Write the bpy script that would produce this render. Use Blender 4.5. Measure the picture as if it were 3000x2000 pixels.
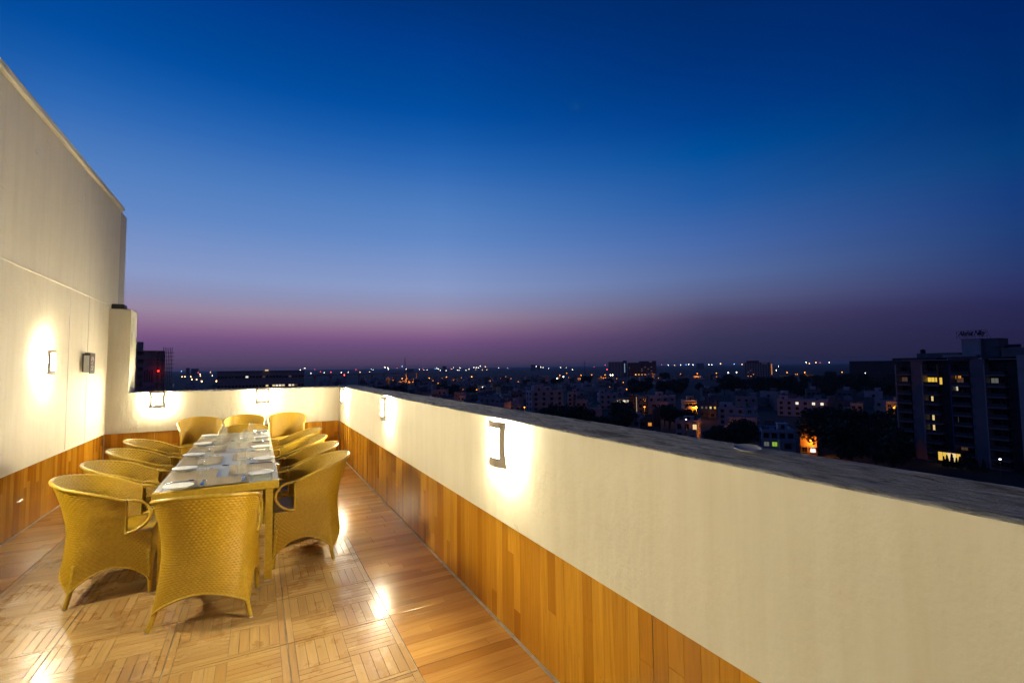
import bpy, bmesh, math, random
from mathutils import Vector, Matrix, noise

random.seed(7)
PI = math.pi
R = math.radians
for o in list(bpy.data.objects):
    bpy.data.objects.remove(o, do_unlink=True)
scene = bpy.context.scene
COL = scene.collection

# ------------------------------------------------------------------ camera
EYE = Vector((0, 0, 1.52))
YAW, PITCH, ROLL = 0.5019, 0.0579, -0.0122
FPX, CX, CY = 1411.5, 1529.8, 991.9              # focal length and principal point for a 3000 x 2000 frame
cp, sp = math.cos(PITCH), math.sin(PITCH)
Fw = Vector((math.sin(YAW)*cp, math.cos(YAW)*cp, sp))
Rt = Vector((math.cos(YAW), -math.sin(YAW), 0))
Up = Rt.cross(Fw)
Rr = Rt*math.cos(ROLL) + Up*math.sin(ROLL)
Ur = -Rt*math.sin(ROLL) + Up*math.cos(ROLL)
cam = bpy.data.cameras.new('camera')
cam.sensor_width = 36
cam.lens = FPX/3000*36
cam.shift_x = (1500-CX)/3000
cam.shift_y = (CY-1000)/3000
cam.clip_start = .05
cam.clip_end = 60000
camo = bpy.data.objects.new('camera', cam)
COL.objects.link(camo)
M = Matrix((Rr, Ur, -Fw)).transposed().to_4x4()
M.translation = EYE
camo.matrix_world = M
scene.camera = camo

# ------------------------------------------------------------------ world: dusk sky
def lin(c):
    return tuple(((x/255)/12.92 if x/255 <= .04045 else ((x/255+.055)/1.055)**2.4) for x in c)

SKY = {
 'A': [(0,(78,61,86)),(1,(90,70,104)),(2.2,(104,77,120)),(3,(118,83,130)),(3.8,(134,98,138)),(4.8,(149,118,150)),(5.9,(156,137,163)),
       (7.4,(144,146,182)),(9.3,(138,155,200)),(12,(121,147,200)),(14.7,(99,137,198)),(18.8,(76,124,191)),(22.8,(44,104,181)),
       (25.5,(22,91,172)),(28,(3,79,162)),(30,(0,73,154)),(34,(0,61,143)),(38,(0,50,120)),(60,(0,38,98)),(90,(0,30,84))],
 'B': [(0,(40,40,66)),(1.2,(49,48,80)),(3.2,(60,57,90)),(5,(75,66,101)),(7.3,(92,97,136)),(9.8,(90,111,161)),(13.5,(70,105,170)),
       (18,(36,92,165)),(22.6,(0,79,155)),(26,(0,63,141)),(31,(0,50,122)),(36,(0,42,106)),(60,(0,32,86)),(90,(0,30,84))],
 'C': [(0,(33,30,60)),(1.8,(36,33,68)),(4.5,(40,41,83)),(6.3,(45,52,100)),(8,(40,58,110)),(10.8,(30,62,120)),(13.5,(22,60,125)),
       (17,(5,61,122)),(20.4,(0,49,113)),(28,(0,37,102)),(40,(0,32,90)),(90,(0,30,84))],
 'D': [(0,(74,56,66)),(4,(66,52,66)),(10,(52,47,68)),(20,(32,40,72)),(40,(10,34,82)),(90,(0,30,84))]}
world = bpy.data.worlds.new('World')
scene.world = world
world.use_nodes = True
nt = world.node_tree
nt.nodes.clear()
def wn(t, **k):
    n = nt.nodes.new(t)
    for a, b in k.items():
        setattr(n, a, b)
    return n
def wl(a, b):
    nt.links.new(a, b)
def wmath(op, a, b=None):
    n = wn('ShaderNodeMath', operation=op)
    for i, x in enumerate((a, b)):
        if x is None: continue
        if isinstance(x, (int, float)): n.inputs[i].default_value = x
        else: wl(x, n.inputs[i])
    return n.outputs[0]
tc = wn('ShaderNodeTexCoord')
nrm = wn('ShaderNodeVectorMath', operation='NORMALIZE')
wl(tc.outputs['Generated'], nrm.inputs[0])
sx = wn('ShaderNodeSeparateXYZ')
wl(nrm.outputs[0], sx.inputs[0])
X_, Y_, Z_ = sx.outputs
elev = wmath('MAXIMUM', wmath('DIVIDE', wmath('ARCSINE', Z_), PI/2), 0.0)
AZ0 = R(2)
hd = wmath('ADD', wmath('MULTIPLY', X_, math.sin(AZ0)), wmath('MULTIPLY', Y_, math.cos(AZ0)))
hl = wmath('SQRT', wmath('ADD', wmath('MULTIPLY', X_, X_), wmath('ADD', wmath('MULTIPLY', Y_, Y_), 1e-5)))
daz = wmath('ARCCOSINE', wmath('MINIMUM', wmath('MAXIMUM', wmath('DIVIDE', hd, hl), -1.0), 1.0))
def ramp(stops):
    n = wn('ShaderNodeValToRGB')
    cr = n.color_ramp
    cr.interpolation = 'LINEAR'
    while len(cr.elements) < len(stops): cr.elements.new(.5)
    for e, (d, c) in zip(cr.elements, stops):
        e.position = d/90
        e.color = (*lin(c), 1)
    wl(elev, n.inputs[0])
    return n.outputs[0]
def fac(a, b):
    n = wn('ShaderNodeMapRange')
    n.inputs['From Min'].default_value = R(a)
    n.inputs['From Max'].default_value = R(b)
    wl(daz, n.inputs[0])
    return n.outputs[0]
def wmix(f, a, b):
    n = wn('ShaderNodeMix', data_type='RGBA')
    wl(f, n.inputs[0]); wl(a, n.inputs[6]); wl(b, n.inputs[7])
    return n.outputs[2]
c = wmix(fac(17, 48), ramp(SKY['A']), ramp(SKY['B']))
c = wmix(fac(48, 73), c, ramp(SKY['C']))
c = wmix(fac(80, 140), c, ramp(SKY['D']))
bg = wn('ShaderNodeBackground')
wl(c, bg.inputs[0])
bg.inputs[1].default_value = 1.0
out = wn('ShaderNodeOutputWorld')
wl(bg.outputs[0], out.inputs[0])

vs = scene.view_settings
vs.view_transform = 'Standard'
vs.look = 'None'
vs.exposure = 0
vs.gamma = 1
vs.use_curve_mapping = False
cy = scene.cycles
cy.use_denoising = True
cy.max_bounces = 8
cy.diffuse_bounces = 4
cy.glossy_bounces = 4
cy.transmission_bounces = 8
cy.transparent_max_bounces = 24
cy.sample_clamp_indirect = 6
cy.use_adaptive_sampling = False
cy.caustics_reflective = False
cy.caustics_refractive = False

# lamp levels
BULB = 75.0
DIFF = 600.0
LEFT = 1.65                                       # the left wall carries the stronger lamps
WARM = (1.0, .89, .59)

# ------------------------------------------------------------------ where a picture point lies in the place
def ray(u, v):
    return Fw + Rr*((u-CX)/FPX) + Ur*((CY-v)/FPX)
def at_r(u, v, r):                                # at horizontal distance r
    d = ray(u, v)
    return EYE + d*(r/math.hypot(d.x, d.y))
def at_x(u, v, x):
    d = ray(u, v)
    return EYE + d*(x/d.x)
def at_z(u, v, z):
    d = ray(u, v)
    return EYE + d*((z-EYE.z)/d.z)
def azim(u):
    d = ray(u, 1070)
    return math.atan2(d.x, d.y)
def r_for(u, v, z):
    d = ray(u, v)
    return (z-EYE.z)/d.z*math.hypot(d.x, d.y)

# ------------------------------------------------------------------ helpers
class MB:
    def __init__(s): s.v = []; s.f = []
    def add(s, vs, fs):
        b = len(s.v)
        s.v += [tuple(x) for x in vs]
        s.f += [tuple(i+b for i in f) for f in fs]
        return s
    def box(s, x0, x1, y0, y1, z0, z1):
        return s.add([(x0,y0,z0),(x1,y0,z0),(x1,y1,z0),(x0,y1,z0),(x0,y0,z1),(x1,y0,z1),(x1,y1,z1),(x0,y1,z1)],
                     [(0,3,2,1),(4,5,6,7),(0,1,5,4),(1,2,6,5),(2,3,7,6),(3,0,4,7)])
    def cbox(s, x0, x1, y0, y1, z0, z1, c):       # box with all edges chamfered
        def ring(z, i): return [(x0+i,y0+i,z),(x1-i,y0+i,z),(x1-i,y1-i,z),(x0+i,y1-i,z)]
        vs = ring(z0, c)+ring(z0+c, 0)+ring(z1-c, 0)+ring(z1, c)
        fs = [(3,2,1,0),(12,13,14,15)]
        for k in range(3):
            for i in range(4):
                a, b = k*4+i, k*4+(i+1) % 4
                fs.append((a, b, b+4, a+4))
        return s.add(vs, fs)
    def tube(s, pts, rad, n=8, cap=True, closed=False):
        pts = [Vector(p) for p in pts]
        m = len(pts)
        rads = rad if isinstance(rad, (list, tuple)) else [rad]*m
        vs, fs = [], []
        u = None
        for i, p in enumerate(pts):
            t = (pts[(i+1) % m]-pts[i-1]) if closed else (pts[min(i+1, m-1)]-pts[max(i-1, 0)])
            t.normalize()
            if u is None:
                a = Vector((0, 0, 1)) if abs(t.z) < .9 else Vector((1, 0, 0))
                u = t.cross(a).normalized()
            u = (u-t*u.dot(t)).normalized()
            w = t.cross(u)
            for k in range(n):
                q = 2*PI*k/n
                vs.append(p+(u*math.cos(q)+w*math.sin(q))*rads[i])
        for i in range(m if closed else m-1):
            j = (i+1) % m
            for k in range(n):
                l = (k+1) % n
                fs.append((i*n+k, i*n+l, j*n+l, j*n+k))
        if cap and not closed:
            fs.append(tuple(range(n-1, -1, -1)))
            fs.append(tuple((m-1)*n+k for k in range(n)))
        return s.add(vs, fs)
    def lathe(s, prof, n=24, loc=(0, 0, 0)):
        vs, fs = [], []
        for (r, z) in prof:
            for k in range(n):
                q = 2*PI*k/n
                vs.append((loc[0]+r*math.cos(q), loc[1]+r*math.sin(q), loc[2]+z))
        for i in range(len(prof)-1):
            for k in range(n):
                l = (k+1) % n
                fs.append((i*n+k, i*n+l, (i+1)*n+l, (i+1)*n+k))
        return s.add(vs, fs)
    def cyl(s, x, y, z0, z1, r0, r1=None, n=14):
        r1 = r0 if r1 is None else r1
        return s.lathe([(0.0001, z0), (r0, z0), (r1, z1), (0.0001, z1)], n, (x, y, 0))
    def grid(s, rows, flip=False):
        m, n = len(rows), len(rows[0])
        vs = [p for r in rows for p in r]
        fs = []
        for i in range(m-1):
            for j in range(n-1):
                q = (i*n+j, i*n+j+1, (i+1)*n+j+1, (i+1)*n+j)
                fs.append(q[::-1] if flip else q)
        return s.add(vs, fs)
    def mesh(s, name, mat=None, smooth=False):
        me = bpy.data.meshes.new(name)
        me.from_pydata(s.v, [], s.f)
        if mat: me.materials.append(mat)
        if smooth: me.polygons.foreach_set('use_smooth', [True]*len(me.polygons))
        me.update()
        return me

def obj(name, me, parent=None, loc=(0, 0, 0), rotz=0, label=None, cat=None, group=None, kind=None):
    o = bpy.data.objects.new(name, me)
    COL.objects.link(o)
    o.location = loc
    o.rotation_euler = (0, 0, rotz)
    if parent: o.parent = parent
    if label: o['label'] = label
    if cat: o['category'] = cat
    if group: o['group'] = group
    if kind: o['kind'] = kind
    return o
def thing(name, label, cat, loc=(0, 0, 0), rotz=0, group=None):
    o = obj(name, None, None, loc, rotz, label, cat, group)
    o.empty_display_size = .1
    return o
def copy_tree(o, parent=None):
    c = o.copy()
    COL.objects.link(c)
    c.parent = parent
    for ch in KIDS.get(o.name, []):
        copy_tree(ch, c)
    return c
KIDS = {}
def register(o):
    ch = [x for x in COL.objects if x.parent == o]
    KIDS[o.name] = ch
    for x in ch: register(x)
def basis(x, y, z, loc):
    m = Matrix((Vector(x), Vector(y), Vector(z))).transposed().to_4x4()
    m.translation = Vector(loc)
    return m

# ------------------------------------------------------------------ materials
def mat(name):
    m = bpy.data.materials.new(name)
    m.use_nodes = True
    return m, m.node_tree, m.node_tree.nodes['Principled BSDF']
class NT:
    def __init__(s, t): s.t = t
    def n(s, ty, ins=None, **k):
        x = s.t.nodes.new(ty)
        for a, b in k.items(): setattr(x, a, b)
        for a, b in (ins or {}).items():
            if hasattr(b, 'is_output') or hasattr(b, 'is_linked'): s.t.links.new(b, x.inputs[a])
            else: x.inputs[a].default_value = b
        return x
    def l(s, a, b): s.t.links.new(a, b)
    def m(s, op, a, b=0.0):
        return s.n('ShaderNodeMath', {0: a, 1: b}, operation=op).outputs[0]
    def mix(s, f, a, b, blend='MIX'):
        return s.n('ShaderNodeMix', {0: f, 6: a, 7: b}, data_type='RGBA', blend_type=blend).outputs[2]
    def noise(s, vec, scale, detail=4, rough=.55, dist=0):
        return s.n('ShaderNodeTexNoise', {'Vector': vec, 'Scale': scale, 'Detail': detail, 'Roughness': rough, 'Distortion': dist}).outputs[0]
    def map(s, vec, sc=(1, 1, 1), loc=(0, 0, 0)):
        return s.n('ShaderNodeMapping', {'Vector': vec, 'Scale': sc, 'Location': loc}).outputs[0]
    def ramp(s, f, stops):
        x = s.n('ShaderNodeValToRGB', {0: f})
        while len(x.color_ramp.elements) < len(stops): x.color_ramp.elements.new(.5)
        for e, (p, c) in zip(x.color_ramp.elements, stops):
            e.position = p
            e.color = (*c, 1) if len(c) == 3 else c
        return x.outputs[0]
    def bump(s, h, strength, dist, normal=None):
        i = {'Height': h, 'Strength': strength, 'Distance': dist}
        if normal is not None: i['Normal'] = normal
        return s.n('ShaderNodeBump', i).outputs[0]

def simple(name, col, rough=.6, metal=0, var=.12, scale=6, bump=0, spec=.5, coat=0):
    m, t, b = mat(name)
    k = NT(t)
    co = k.n('ShaderNodeTexCoord').outputs['Object']
    f = k.noise(co, scale, 5)
    c2 = tuple(min(1, x*(1+var)) for x in col)
    c1 = tuple(x*(1-var) for x in col)
    k.l(k.ramp(f, [(.3, c1), (.7, c2)]), b.inputs['Base Color'])
    b.inputs['Roughness'].default_value = rough
    b.inputs['Metallic'].default_value = metal
    b.inputs['Specular IOR Level'].default_value = spec
    b.inputs['Coat Weight'].default_value = coat
    if bump: k.l(k.bump(k.noise(co, scale*6, 6), bump, .01), b.inputs['Normal'])
    return m

def plaster(name, col, dirt=.1):
    m, t, b = mat(name)
    k = NT(t)
    co = k.n('ShaderNodeTexCoord').outputs['Object']
    big = k.noise(co, .9, 5, .6)
    streak = k.noise(k.map(co, (5, 5, .35)), 2.2, 5, .65)
    fine = k.noise(co, 38, 6, .7)
    c = k.ramp(big, [(.25, tuple(x*(1-dirt*1.3) for x in col)), (.75, col)])
    c = k.mix(k.m('MULTIPLY', k.m('MAXIMUM', k.m('SUBTRACT', streak, .42), 0.0), .95), c, (col[0]*.72, col[1]*.66, col[2]*.52, 1))
    scuff = k.noise(k.map(co, (1, 1, 2.2), (3, 7, 1)), 5.5, 7, .75, 1.2)
    c = k.mix(k.ramp(scuff, [(.66, (0, 0, 0)), (.76, (.55, .55, .55))]), c, (col[0]*.62, col[1]*.56, col[2]*.45, 1))
    k.l(c, b.inputs['Base Color'])
    b.inputs['Roughness'].default_value = .72
    b.inputs['Specular IOR Level'].default_value = .3
    wv = k.n('ShaderNodeVectorMath', {0: co, 1: k.n('ShaderNodeVectorMath', {0: k.n('ShaderNodeTexNoise', {'Vector': co, 'Scale': 1.7, 'Detail': 5}).outputs[1], 1: (1.1, 1.1, 1.1)}, operation='MULTIPLY').outputs[0]}, operation='ADD').outputs[0]
    vo = k.n('ShaderNodeTexVoronoi', {'Vector': wv, 'Scale': .55}, feature='DISTANCE_TO_EDGE').outputs['Distance']
    crack = k.m('MULTIPLY', k.m('LESS_THAN', vo, .0016), k.ramp(k.noise(co, 1.1, 2), [(.52, (0, 0, 0)), (.60, (1, 1, 1))]))
    c = k.mix(k.m('MULTIPLY', crack, .45), c, (col[0]*.45, col[1]*.38, col[2]*.28, 1))
    k.l(c, b.inputs['Base Color'])
    trowel = k.noise(k.map(co, (2.5, 2.5, 1)), 7, 4, .5)
    h = k.m('ADD', k.m('MULTIPLY', fine, .35), trowel)
    k.l(k.bump(h, .42, .012), b.inputs['Normal'])
    return m

def wood(name, dark, light, rough, grainscale=1, coat=.0, gloss_var=.1):
    # tone comes from the piece itself (random per object and per island), grain runs along local X
    m, t, b = mat(name)
    k = NT(t)
    co = k.n('ShaderNodeTexCoord').outputs['Object']
    oi = k.n('ShaderNodeObjectInfo')
    ge = k.n('ShaderNodeNewGeometry')
    rnd = k.m('FRACT', k.m('ADD', k.m('MULTIPLY', oi.outputs['Random'], 7.31), k.m('MULTIPLY', ge.outputs['Random Per Island'], 5.7)))
    off = k.n('ShaderNodeCombineXYZ', {0: k.m('MULTIPLY', rnd, 37.0), 1: k.m('MULTIPLY', rnd, 91.0), 2: k.m('MULTIPLY', rnd, 53.0)}).outputs[0]
    v = k.n('ShaderNodeVectorMath', {0: co, 1: off}, operation='ADD').outputs[0]
    g1 = k.noise(k.map(v, (1.2*grainscale, 26*grainscale, 8)), 1.6, 6, .62, 1.4)
    g2 = k.noise(k.map(v, (6*grainscale, 150*grainscale, 8)), 1.0, 3, .6)
    tone = k.ramp(rnd, [(0, dark), (.33, tuple(d*.62+l*.38 for d, l in zip(dark, light))), (.62, tuple(d*.3+l*.7 for d, l in zip(dark, light))), (1, light)])
    c = k.mix(k.m('MULTIPLY', k.ramp(g1, [(.38, (0, 0, 0)), (.68, (1, 1, 1))]), .36), tone, tuple(x*.55 for x in dark)+(1,))
    c = k.mix(k.m('MULTIPLY', g2, .22), c, tuple(x*.7 for x in dark)+(1,))
    dirt = k.noise(k.n('ShaderNodeNewGeometry').outputs['Position'], 2.3, 6, .7)
    k.l(c, b.inputs['Base Color'])
    k.l(k.m('ADD', rough-gloss_var*.5, k.m('MULTIPLY', dirt, gloss_var)), b.inputs['Roughness'])
    b.inputs['Coat Weight'].default_value = coat
    b.inputs['Coat Roughness'].default_value = .12
    h = k.m('ADD', k.m('MULTIPLY', g2, .5), k.noise(k.n('ShaderNodeNewGeometry').outputs['Position'], 9, 3))
    k.l(k.bump(h, .07, .004), b.inputs['Normal'])
    return m

def glassy(name, tint, refl=1.0, rough=.0, top=1.0, white_scatter=0.0):
    m, t, b = mat(name)
    k = NT(t)
    t.nodes.remove(b)
    fr = k.m('MULTIPLY', k.n('ShaderNodeFresnel', {'IOR': 1.5}).outputs[0], k.m('SUBTRACT', 1.0, k.n('ShaderNodeNewGeometry').outputs['Backfacing']))
    tr = k.n('ShaderNodeBsdfTransparent', {'Color': (*tint, 1)})
    gl = k.n('ShaderNodeBsdfGlossy', {'Color': (1, 1, 1, 1), 'Roughness': rough})
    mx = k.n('ShaderNodeMixShader', {0: k.m('MINIMUM', k.m('MULTIPLY', fr, refl), top), 1: tr.outputs[0], 2: gl.outputs[0]})
    if white_scatter:                                      # white scatter added so the clear glass looks brightly lit
        mx = k.n('ShaderNodeMixShader', {0: white_scatter, 1: mx.outputs[0], 2: k.n('ShaderNodeBsdfTranslucent', {'Color': (.95, .95, .93, 1)}).outputs[0]})
        mx = k.n('ShaderNodeMixShader', {0: white_scatter, 1: mx.outputs[0], 2: k.n('ShaderNodeBsdfDiffuse', {'Color': (.95, .95, .93, 1)}).outputs[0]})
    k.l(mx.outputs[0], t.nodes['Material Output'].inputs[0])
    return m

def emit(name, col, s):
    m, t, b = mat(name)
    b.inputs['Base Color'].default_value = (.8, .8, .8, 1)
    b.inputs['Emission Color'].default_value = (*col, 1)
    b.inputs['Emission Strength'].default_value = s
    return m

def rattan(name, col, hi):
    m, t, b = mat(name)
    k = NT(t)
    co = k.n('ShaderNodeTexCoord').outputs['Object']
    oi = k.n('ShaderNodeObjectInfo').outputs['Random']
    v = k.n('ShaderNodeVectorMath', {0: co, 1: k.n('ShaderNodeCombineXYZ', {0: k.m('MULTIPLY', oi, 30.0), 1: oi, 2: oi}).outputs[0]}, operation='ADD').outputs[0]
    f = k.noise(v, 55, 4, .6)
    g = k.noise(v, 4, 4, .6)
    c = k.ramp(f, [(.3, col), (.75, hi)])
    c = k.mix(k.m('MULTIPLY', g, .35), c, (col[0]*.72, col[1]*.66, col[2]*.5, 1))
    k.l(c, b.inputs['Base Color'])
    b.inputs['Roughness'].default_value = .36
    b.inputs['Specular IOR Level'].default_value = .5
    k.l(k.bump(k.noise(v, 160, 3), .25, .002), b.inputs['Normal'])
    return m

MT = {}
MT['wall'] = plaster('cream_plaster', (.83, .755, .59), .09)
MT['wall2'] = plaster('grey_plaster', (.62, .56, .50), .15)
MT['grout'] = simple('grout', (.50, .44, .34), .85, var=.25, scale=14, bump=.3)
MT['dirtgrout'] = simple('dirty_grout', (.27, .21, .14), .85, var=.3, scale=14, bump=.3)
MT['strip'] = wood('orange_wood_tile', (.42, .150, .004), (.78, .38, .030), .19, 1, .25, .14)
MT['strip_floor'] = wood('honey_wood_tile', (.48, .205, .032), (.80, .43, .105), .20, 1, .25, .14)
MT['plank'] = wood('parquet_wood_tile', (.50, .285, .090), (.66, .425, .165), .28, 1, .15, .16)
MT['rattan'] = rattan('yellow_rattan', (.45, .265, .010), (.61, .385, .024))
MT['rattan2'] = rattan('wrapped_rattan', (.50, .31, .020), (.68, .45, .055))
MT['steel'] = simple('steel', (.75, .74, .72), .16, 1, .05)
MT['bronze'] = simple('sconce_metal', (.40, .33, .25), .5, .0, .1, 20)
MT['darkmetal'] = simple('dark_metal', (.10, .085, .07), .45, .5, .15)
MT['porcelain'] = simple('porcelain', (.86, .845, .80), .30, 0, .02, spec=.3)
MT['plastic'] = simple('foot_plastic', (.6, .58, .52), .5)
MT['rubber'] = simple('black_plastic', (.02, .02, .02), .5)
MT['glass'] = glassy('clear_glass', (.985, .99, .98), 1.5, .0, .6, .022)
MT['tabletop_glass'] = glassy('table_glass', (.95, .965, .955), .62, .025)
MT['diff'] = emit('lit_diffuser', WARM, DIFF)
MT['bulb'] = emit('lit_bulb', WARM, BULB)
MT['diff_l'] = emit('lit_diffuser_strong', WARM, DIFF*LEFT)
MT['bulb_l'] = emit('lit_bulb_strong', WARM, BULB*1.15)

# coping concrete
m, t, b = mat('weathered_concrete')
k = NT(t)
co = k.n('ShaderNodeTexCoord').outputs['Object']
st = k.map(co, (3.2, .8, 1))
a1 = k.noise(st, 11, 9, .74, .4)
a2 = k.noise(k.map(co, (1.6, .5, 1), (4, 2, 0)), 3.2, 6, .7, 1.0)
a3 = k.noise(k.map(co, (1, .5, 1)), 70, 6, .75)
c = k.ramp(a1, [(.34, (.15, .145, .14)), (.48, (.44, .43, .41)), (.66, (.74, .72, .68))])
c = k.mix(k.ramp(a2, [(.56, (0, 0, 0)), (.62, (1, 1, 1))]), c, (.20, .175, .15, 1))
c = k.mix(k.ramp(a3, [(.60, (0, 0, 0)), (.72, (.7, .7, .7))]), c, (.75, .72, .66, 1))
k.l(c, b.inputs['Base Color'])
b.inputs['Roughness'].default_value = .85
b.inputs['Specular IOR Level'].default_value = .35
k.l(k.bump(k.m('ADD', k.m('MULTIPLY', a3, .8), a1), 1.0, .03), b.inputs['Normal'])
MT['coping'] = m

# woven mat / table weave: fine ribs
def ribbed(name, c1, c2, scale, axis):
    m, t, b = mat(name)
    k = NT(t)
    co = k.n('ShaderNodeTexCoord').outputs['Object']
    s = k.n('ShaderNodeSeparateXYZ', {0: co})
    w = k.m('SINE', k.m('MULTIPLY', s.outputs[axis], scale))
    w2 = k.m('SINE', k.m('MULTIPLY', s.outputs[1-axis], scale*.55))
    f = k.m('ADD', .5, k.m('MULTIPLY', k.m('ADD', w, k.m('MULTIPLY', w2, .35)), .36))
    k.l(k.mix(k.m('ADD', k.m('MULTIPLY', f, .8), k.m('MULTIPLY', k.noise(co, 30, 4), .25)), (*c1, 1), (*c2, 1)), b.inputs['Base Color'])
    b.inputs['Roughness'].default_value = .6
    b.inputs['Specular IOR Level'].default_value = .12
    k.l(k.bump(f, .5, .002), b.inputs['Normal'])
    return m
MT['tweave'] = ribbed('table_weave', (.40, .375, .33), (.62, .59, .53), 2*PI/.013, 0)
MT['mat_'] = ribbed('placemat_weave', (.17, .125, .075), (.36, .28, .18), 2*PI/.010, 1)

# ------------------------------------------------------------------ terrace shell
XR, XL, YB = 1.2924, -1.9616, 9.2315
ZT, ZW = 1.2136, .60
YN = -3.2                                         # terrace goes on behind the camera
DY = .593
floor = obj('terrace_floor', MB().box(XL-.05, XR+.05, YN, YB+.05, -.25, -.0045).mesh('terrace_floor', MT['grout']), kind='structure')

PIECE = {}
def piece(L, W, mt, T=.005):
    key = (round(L, 4), round(W, 4), mt)
    if key not in PIECE:
        c = .0007
        l, w = L/2, W/2
        vs = [(-l,-w,-T),(l,-w,-T),(l,w,-T),(-l,w,-T),(-l,-w,-c),(l,-w,-c),(l,w,-c),(-l,w,-c),
              (-l+c,-w+c,0),(l-c,-w+c,0),(l-c,w-c,0),(-l+c,w-c,0)]
        fs = [(8,9,10,11)]
        for k in (0, 4):
            for i in range(4):
                j = (i+1) % 4
                fs.append((k+i, k+j, k+j+4, k+i+4))
        PIECE[key] = MB().add(vs, fs).mesh('strip', MT[mt])
    return PIECE[key]

rs = random.Random(3)
def strips(parent, L, W, n, mt='strip', name='strip', gap=.0009, wob=.0004):
    # n strips side by side across W, each run broken into one to three pieces along L; local X = along strips
    sw = W/n
    for i in range(n):
        y = -W/2+sw*(i+.5)
        cuts = rs.choice([[L], [L], [L], [L*.5, L*.5], [L*.33, L*.67], [L*.67, L*.33], [L], [L*.25, L*.75], [L*.75, L*.25]])
        x = -L/2
        for q in cuts:
            o = obj(name, piece(q-gap, sw-gap, mt), parent, (x+q/2, y, rs.uniform(-wob, 0)))
            x += q

# border tiles of the floor (strips run across, towards the wall)
tile_n = [0]
def backing(w, h, name):
    key = ('b', round(w, 3), round(h, 3))
    if key not in PIECE:
        PIECE[key] = MB().box(-w/2, w/2, -h/2, h/2, -.004, -.003).mesh(name, MT['dirtgrout'])
    return PIECE[key]
G = .004
XA, XB = .737, -1.531                             # inner edges of the border strips
rows = [3.66+DY*i for i in range(-3, 10)]
def border(x0, x1, y0, y1, along_x=True):
    cx, cyy = (x0+x1)/2, (y0+y1)/2
    w, h = x1-x0-G, y1-y0-G
    if along_x:
        t = obj('tile', backing(w, h, 'tile'), floor, (cx, cyy, 0))
        strips(t, w, h, 8, 'strip_floor')
    else:
        t = obj('tile', backing(h, w, 'tile'), floor, (cx, cyy, 0), PI/2)
        strips(t, h, w, 8, 'strip_floor')
ry = [3.09+DY*i for i in range(-2, 11)]
for i in range(len(ry)):
    y0 = ry[i]
    y1 = min(y0+DY, YB-.004)
    if y1-y0 > .1:
        border(XA, XR-.006, y0, y1)
for y0 in [3.66+DY*i for i in range(0, 9)]:
    border(XL+.006, XB, y0, y0+DY)
DXB = (XA-XB)/4
YBB = 3.66+DY*9
for i in range(4):
    if YB-YBB > .05: border(XB+DXB*i, XB+DXB*(i+1), YBB, YB-.006, False)
border(XL+.006, XB, YBB, YB-.006)

# basket-weave tiles in the middle
def parquet_layout(w, h):
    out_ = []
    bx_, by_ = .034, .026
    out_.append((-w/2+bx_/2, 0, h, bx_, PI/2)); out_.append((w/2-bx_/2, 0, h, bx_, PI/2))
    iw = w-2*bx_
    out_.append((0, -h/2+by_/2, iw, by_, 0)); out_.append((0, h/2-by_/2, iw, by_, 0))
    ih = h-2*by_
    qw, qh = iw/2, ih/2
    for qx in (0, 1):
        for qy in (0, 1):
            cx, cyy = -iw/2+qw*(qx+.5), -ih/2+qh*(qy+.5)
            if (qx+qy) % 2:                       # planks running along y
                for j in range(5): out_.append((cx-qw/2+qw/5*(j+.5), cyy, qh, qw/5, PI/2))
            else:
                for j in range(6): out_.append((cx, cyy-qh/2+qh/6*(j+.5), qw, qh/6, 0))
    return out_
def parquet_mesh(w, h):
    mb = MB()
    T, c, g = .005, .0007, .0022
    for (x, y, L, W, a) in parquet_layout(w, h):
        l, ww = (L-g)/2, (W-g)/2
        if a: l, ww = ww, l
        vs = [(x+sx_*(l-i), y+sy_*(ww-i), z) for z, i in ((-T, 0), (-c, 0), (0, c)) for sx_, sy_ in ((-1,-1),(1,-1),(1,1),(-1,1))]
        fs = [(8,9,10,11)]
        for q in (0, 4):
            for i in range(4):
                j = (i+1) % 4
                fs.append((q+i, q+j, q+j+4, q+i+4))
        mb.add(vs, fs)
    return mb.mesh('tile', MT['plank'])
tw, th = DXB-G, DY-G
PM = parquet_mesh(tw, th)
NEAR = {(0,-2),(1,-2),(2,-2),(3,-2),(0,-1),(1,-1),(2,-1),(3,-1),(2,0),(3,0),(3,1),(0,0)}
for i in range(4):
    for j in range(-5, 9):
        cx, cyy = XB+DXB*(i+.5), 3.66+DY*(j+.5)
        if (i, j) in NEAR:
            t = obj('tile', backing(tw, th, 'tile'), floor, (cx, cyy, 0))
            for (x, y, L, W, a) in parquet_layout(tw, th):
                obj('plank', piece(L-.0022, W-.0022, 'plank'), t, (x, y, rs.uniform(-.0003, 0)), a)
        else:
            obj('tile', PM, floor, (cx, cyy, 0), PI*rs.choice((0, 1)))

# ---- walls
def wainscot(wall, a0, a1, place, hz=ZW-.004):
    # place(a) gives the 4x4 basis of a tile centred at position a along the wall
    n = 0
    a = a0
    while a < a1-.02:
        e = min(a+DY, a1)
        t = obj('wainscot_tile', backing(hz, e-a-.003, 'wainscot_tile'), wall)
        t.matrix_local = place((a+e)/2)
        strips(t, hz, e-a-.003, max(1, round((e-a)/DY*8)), wob=.0002)
        a = e

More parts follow.
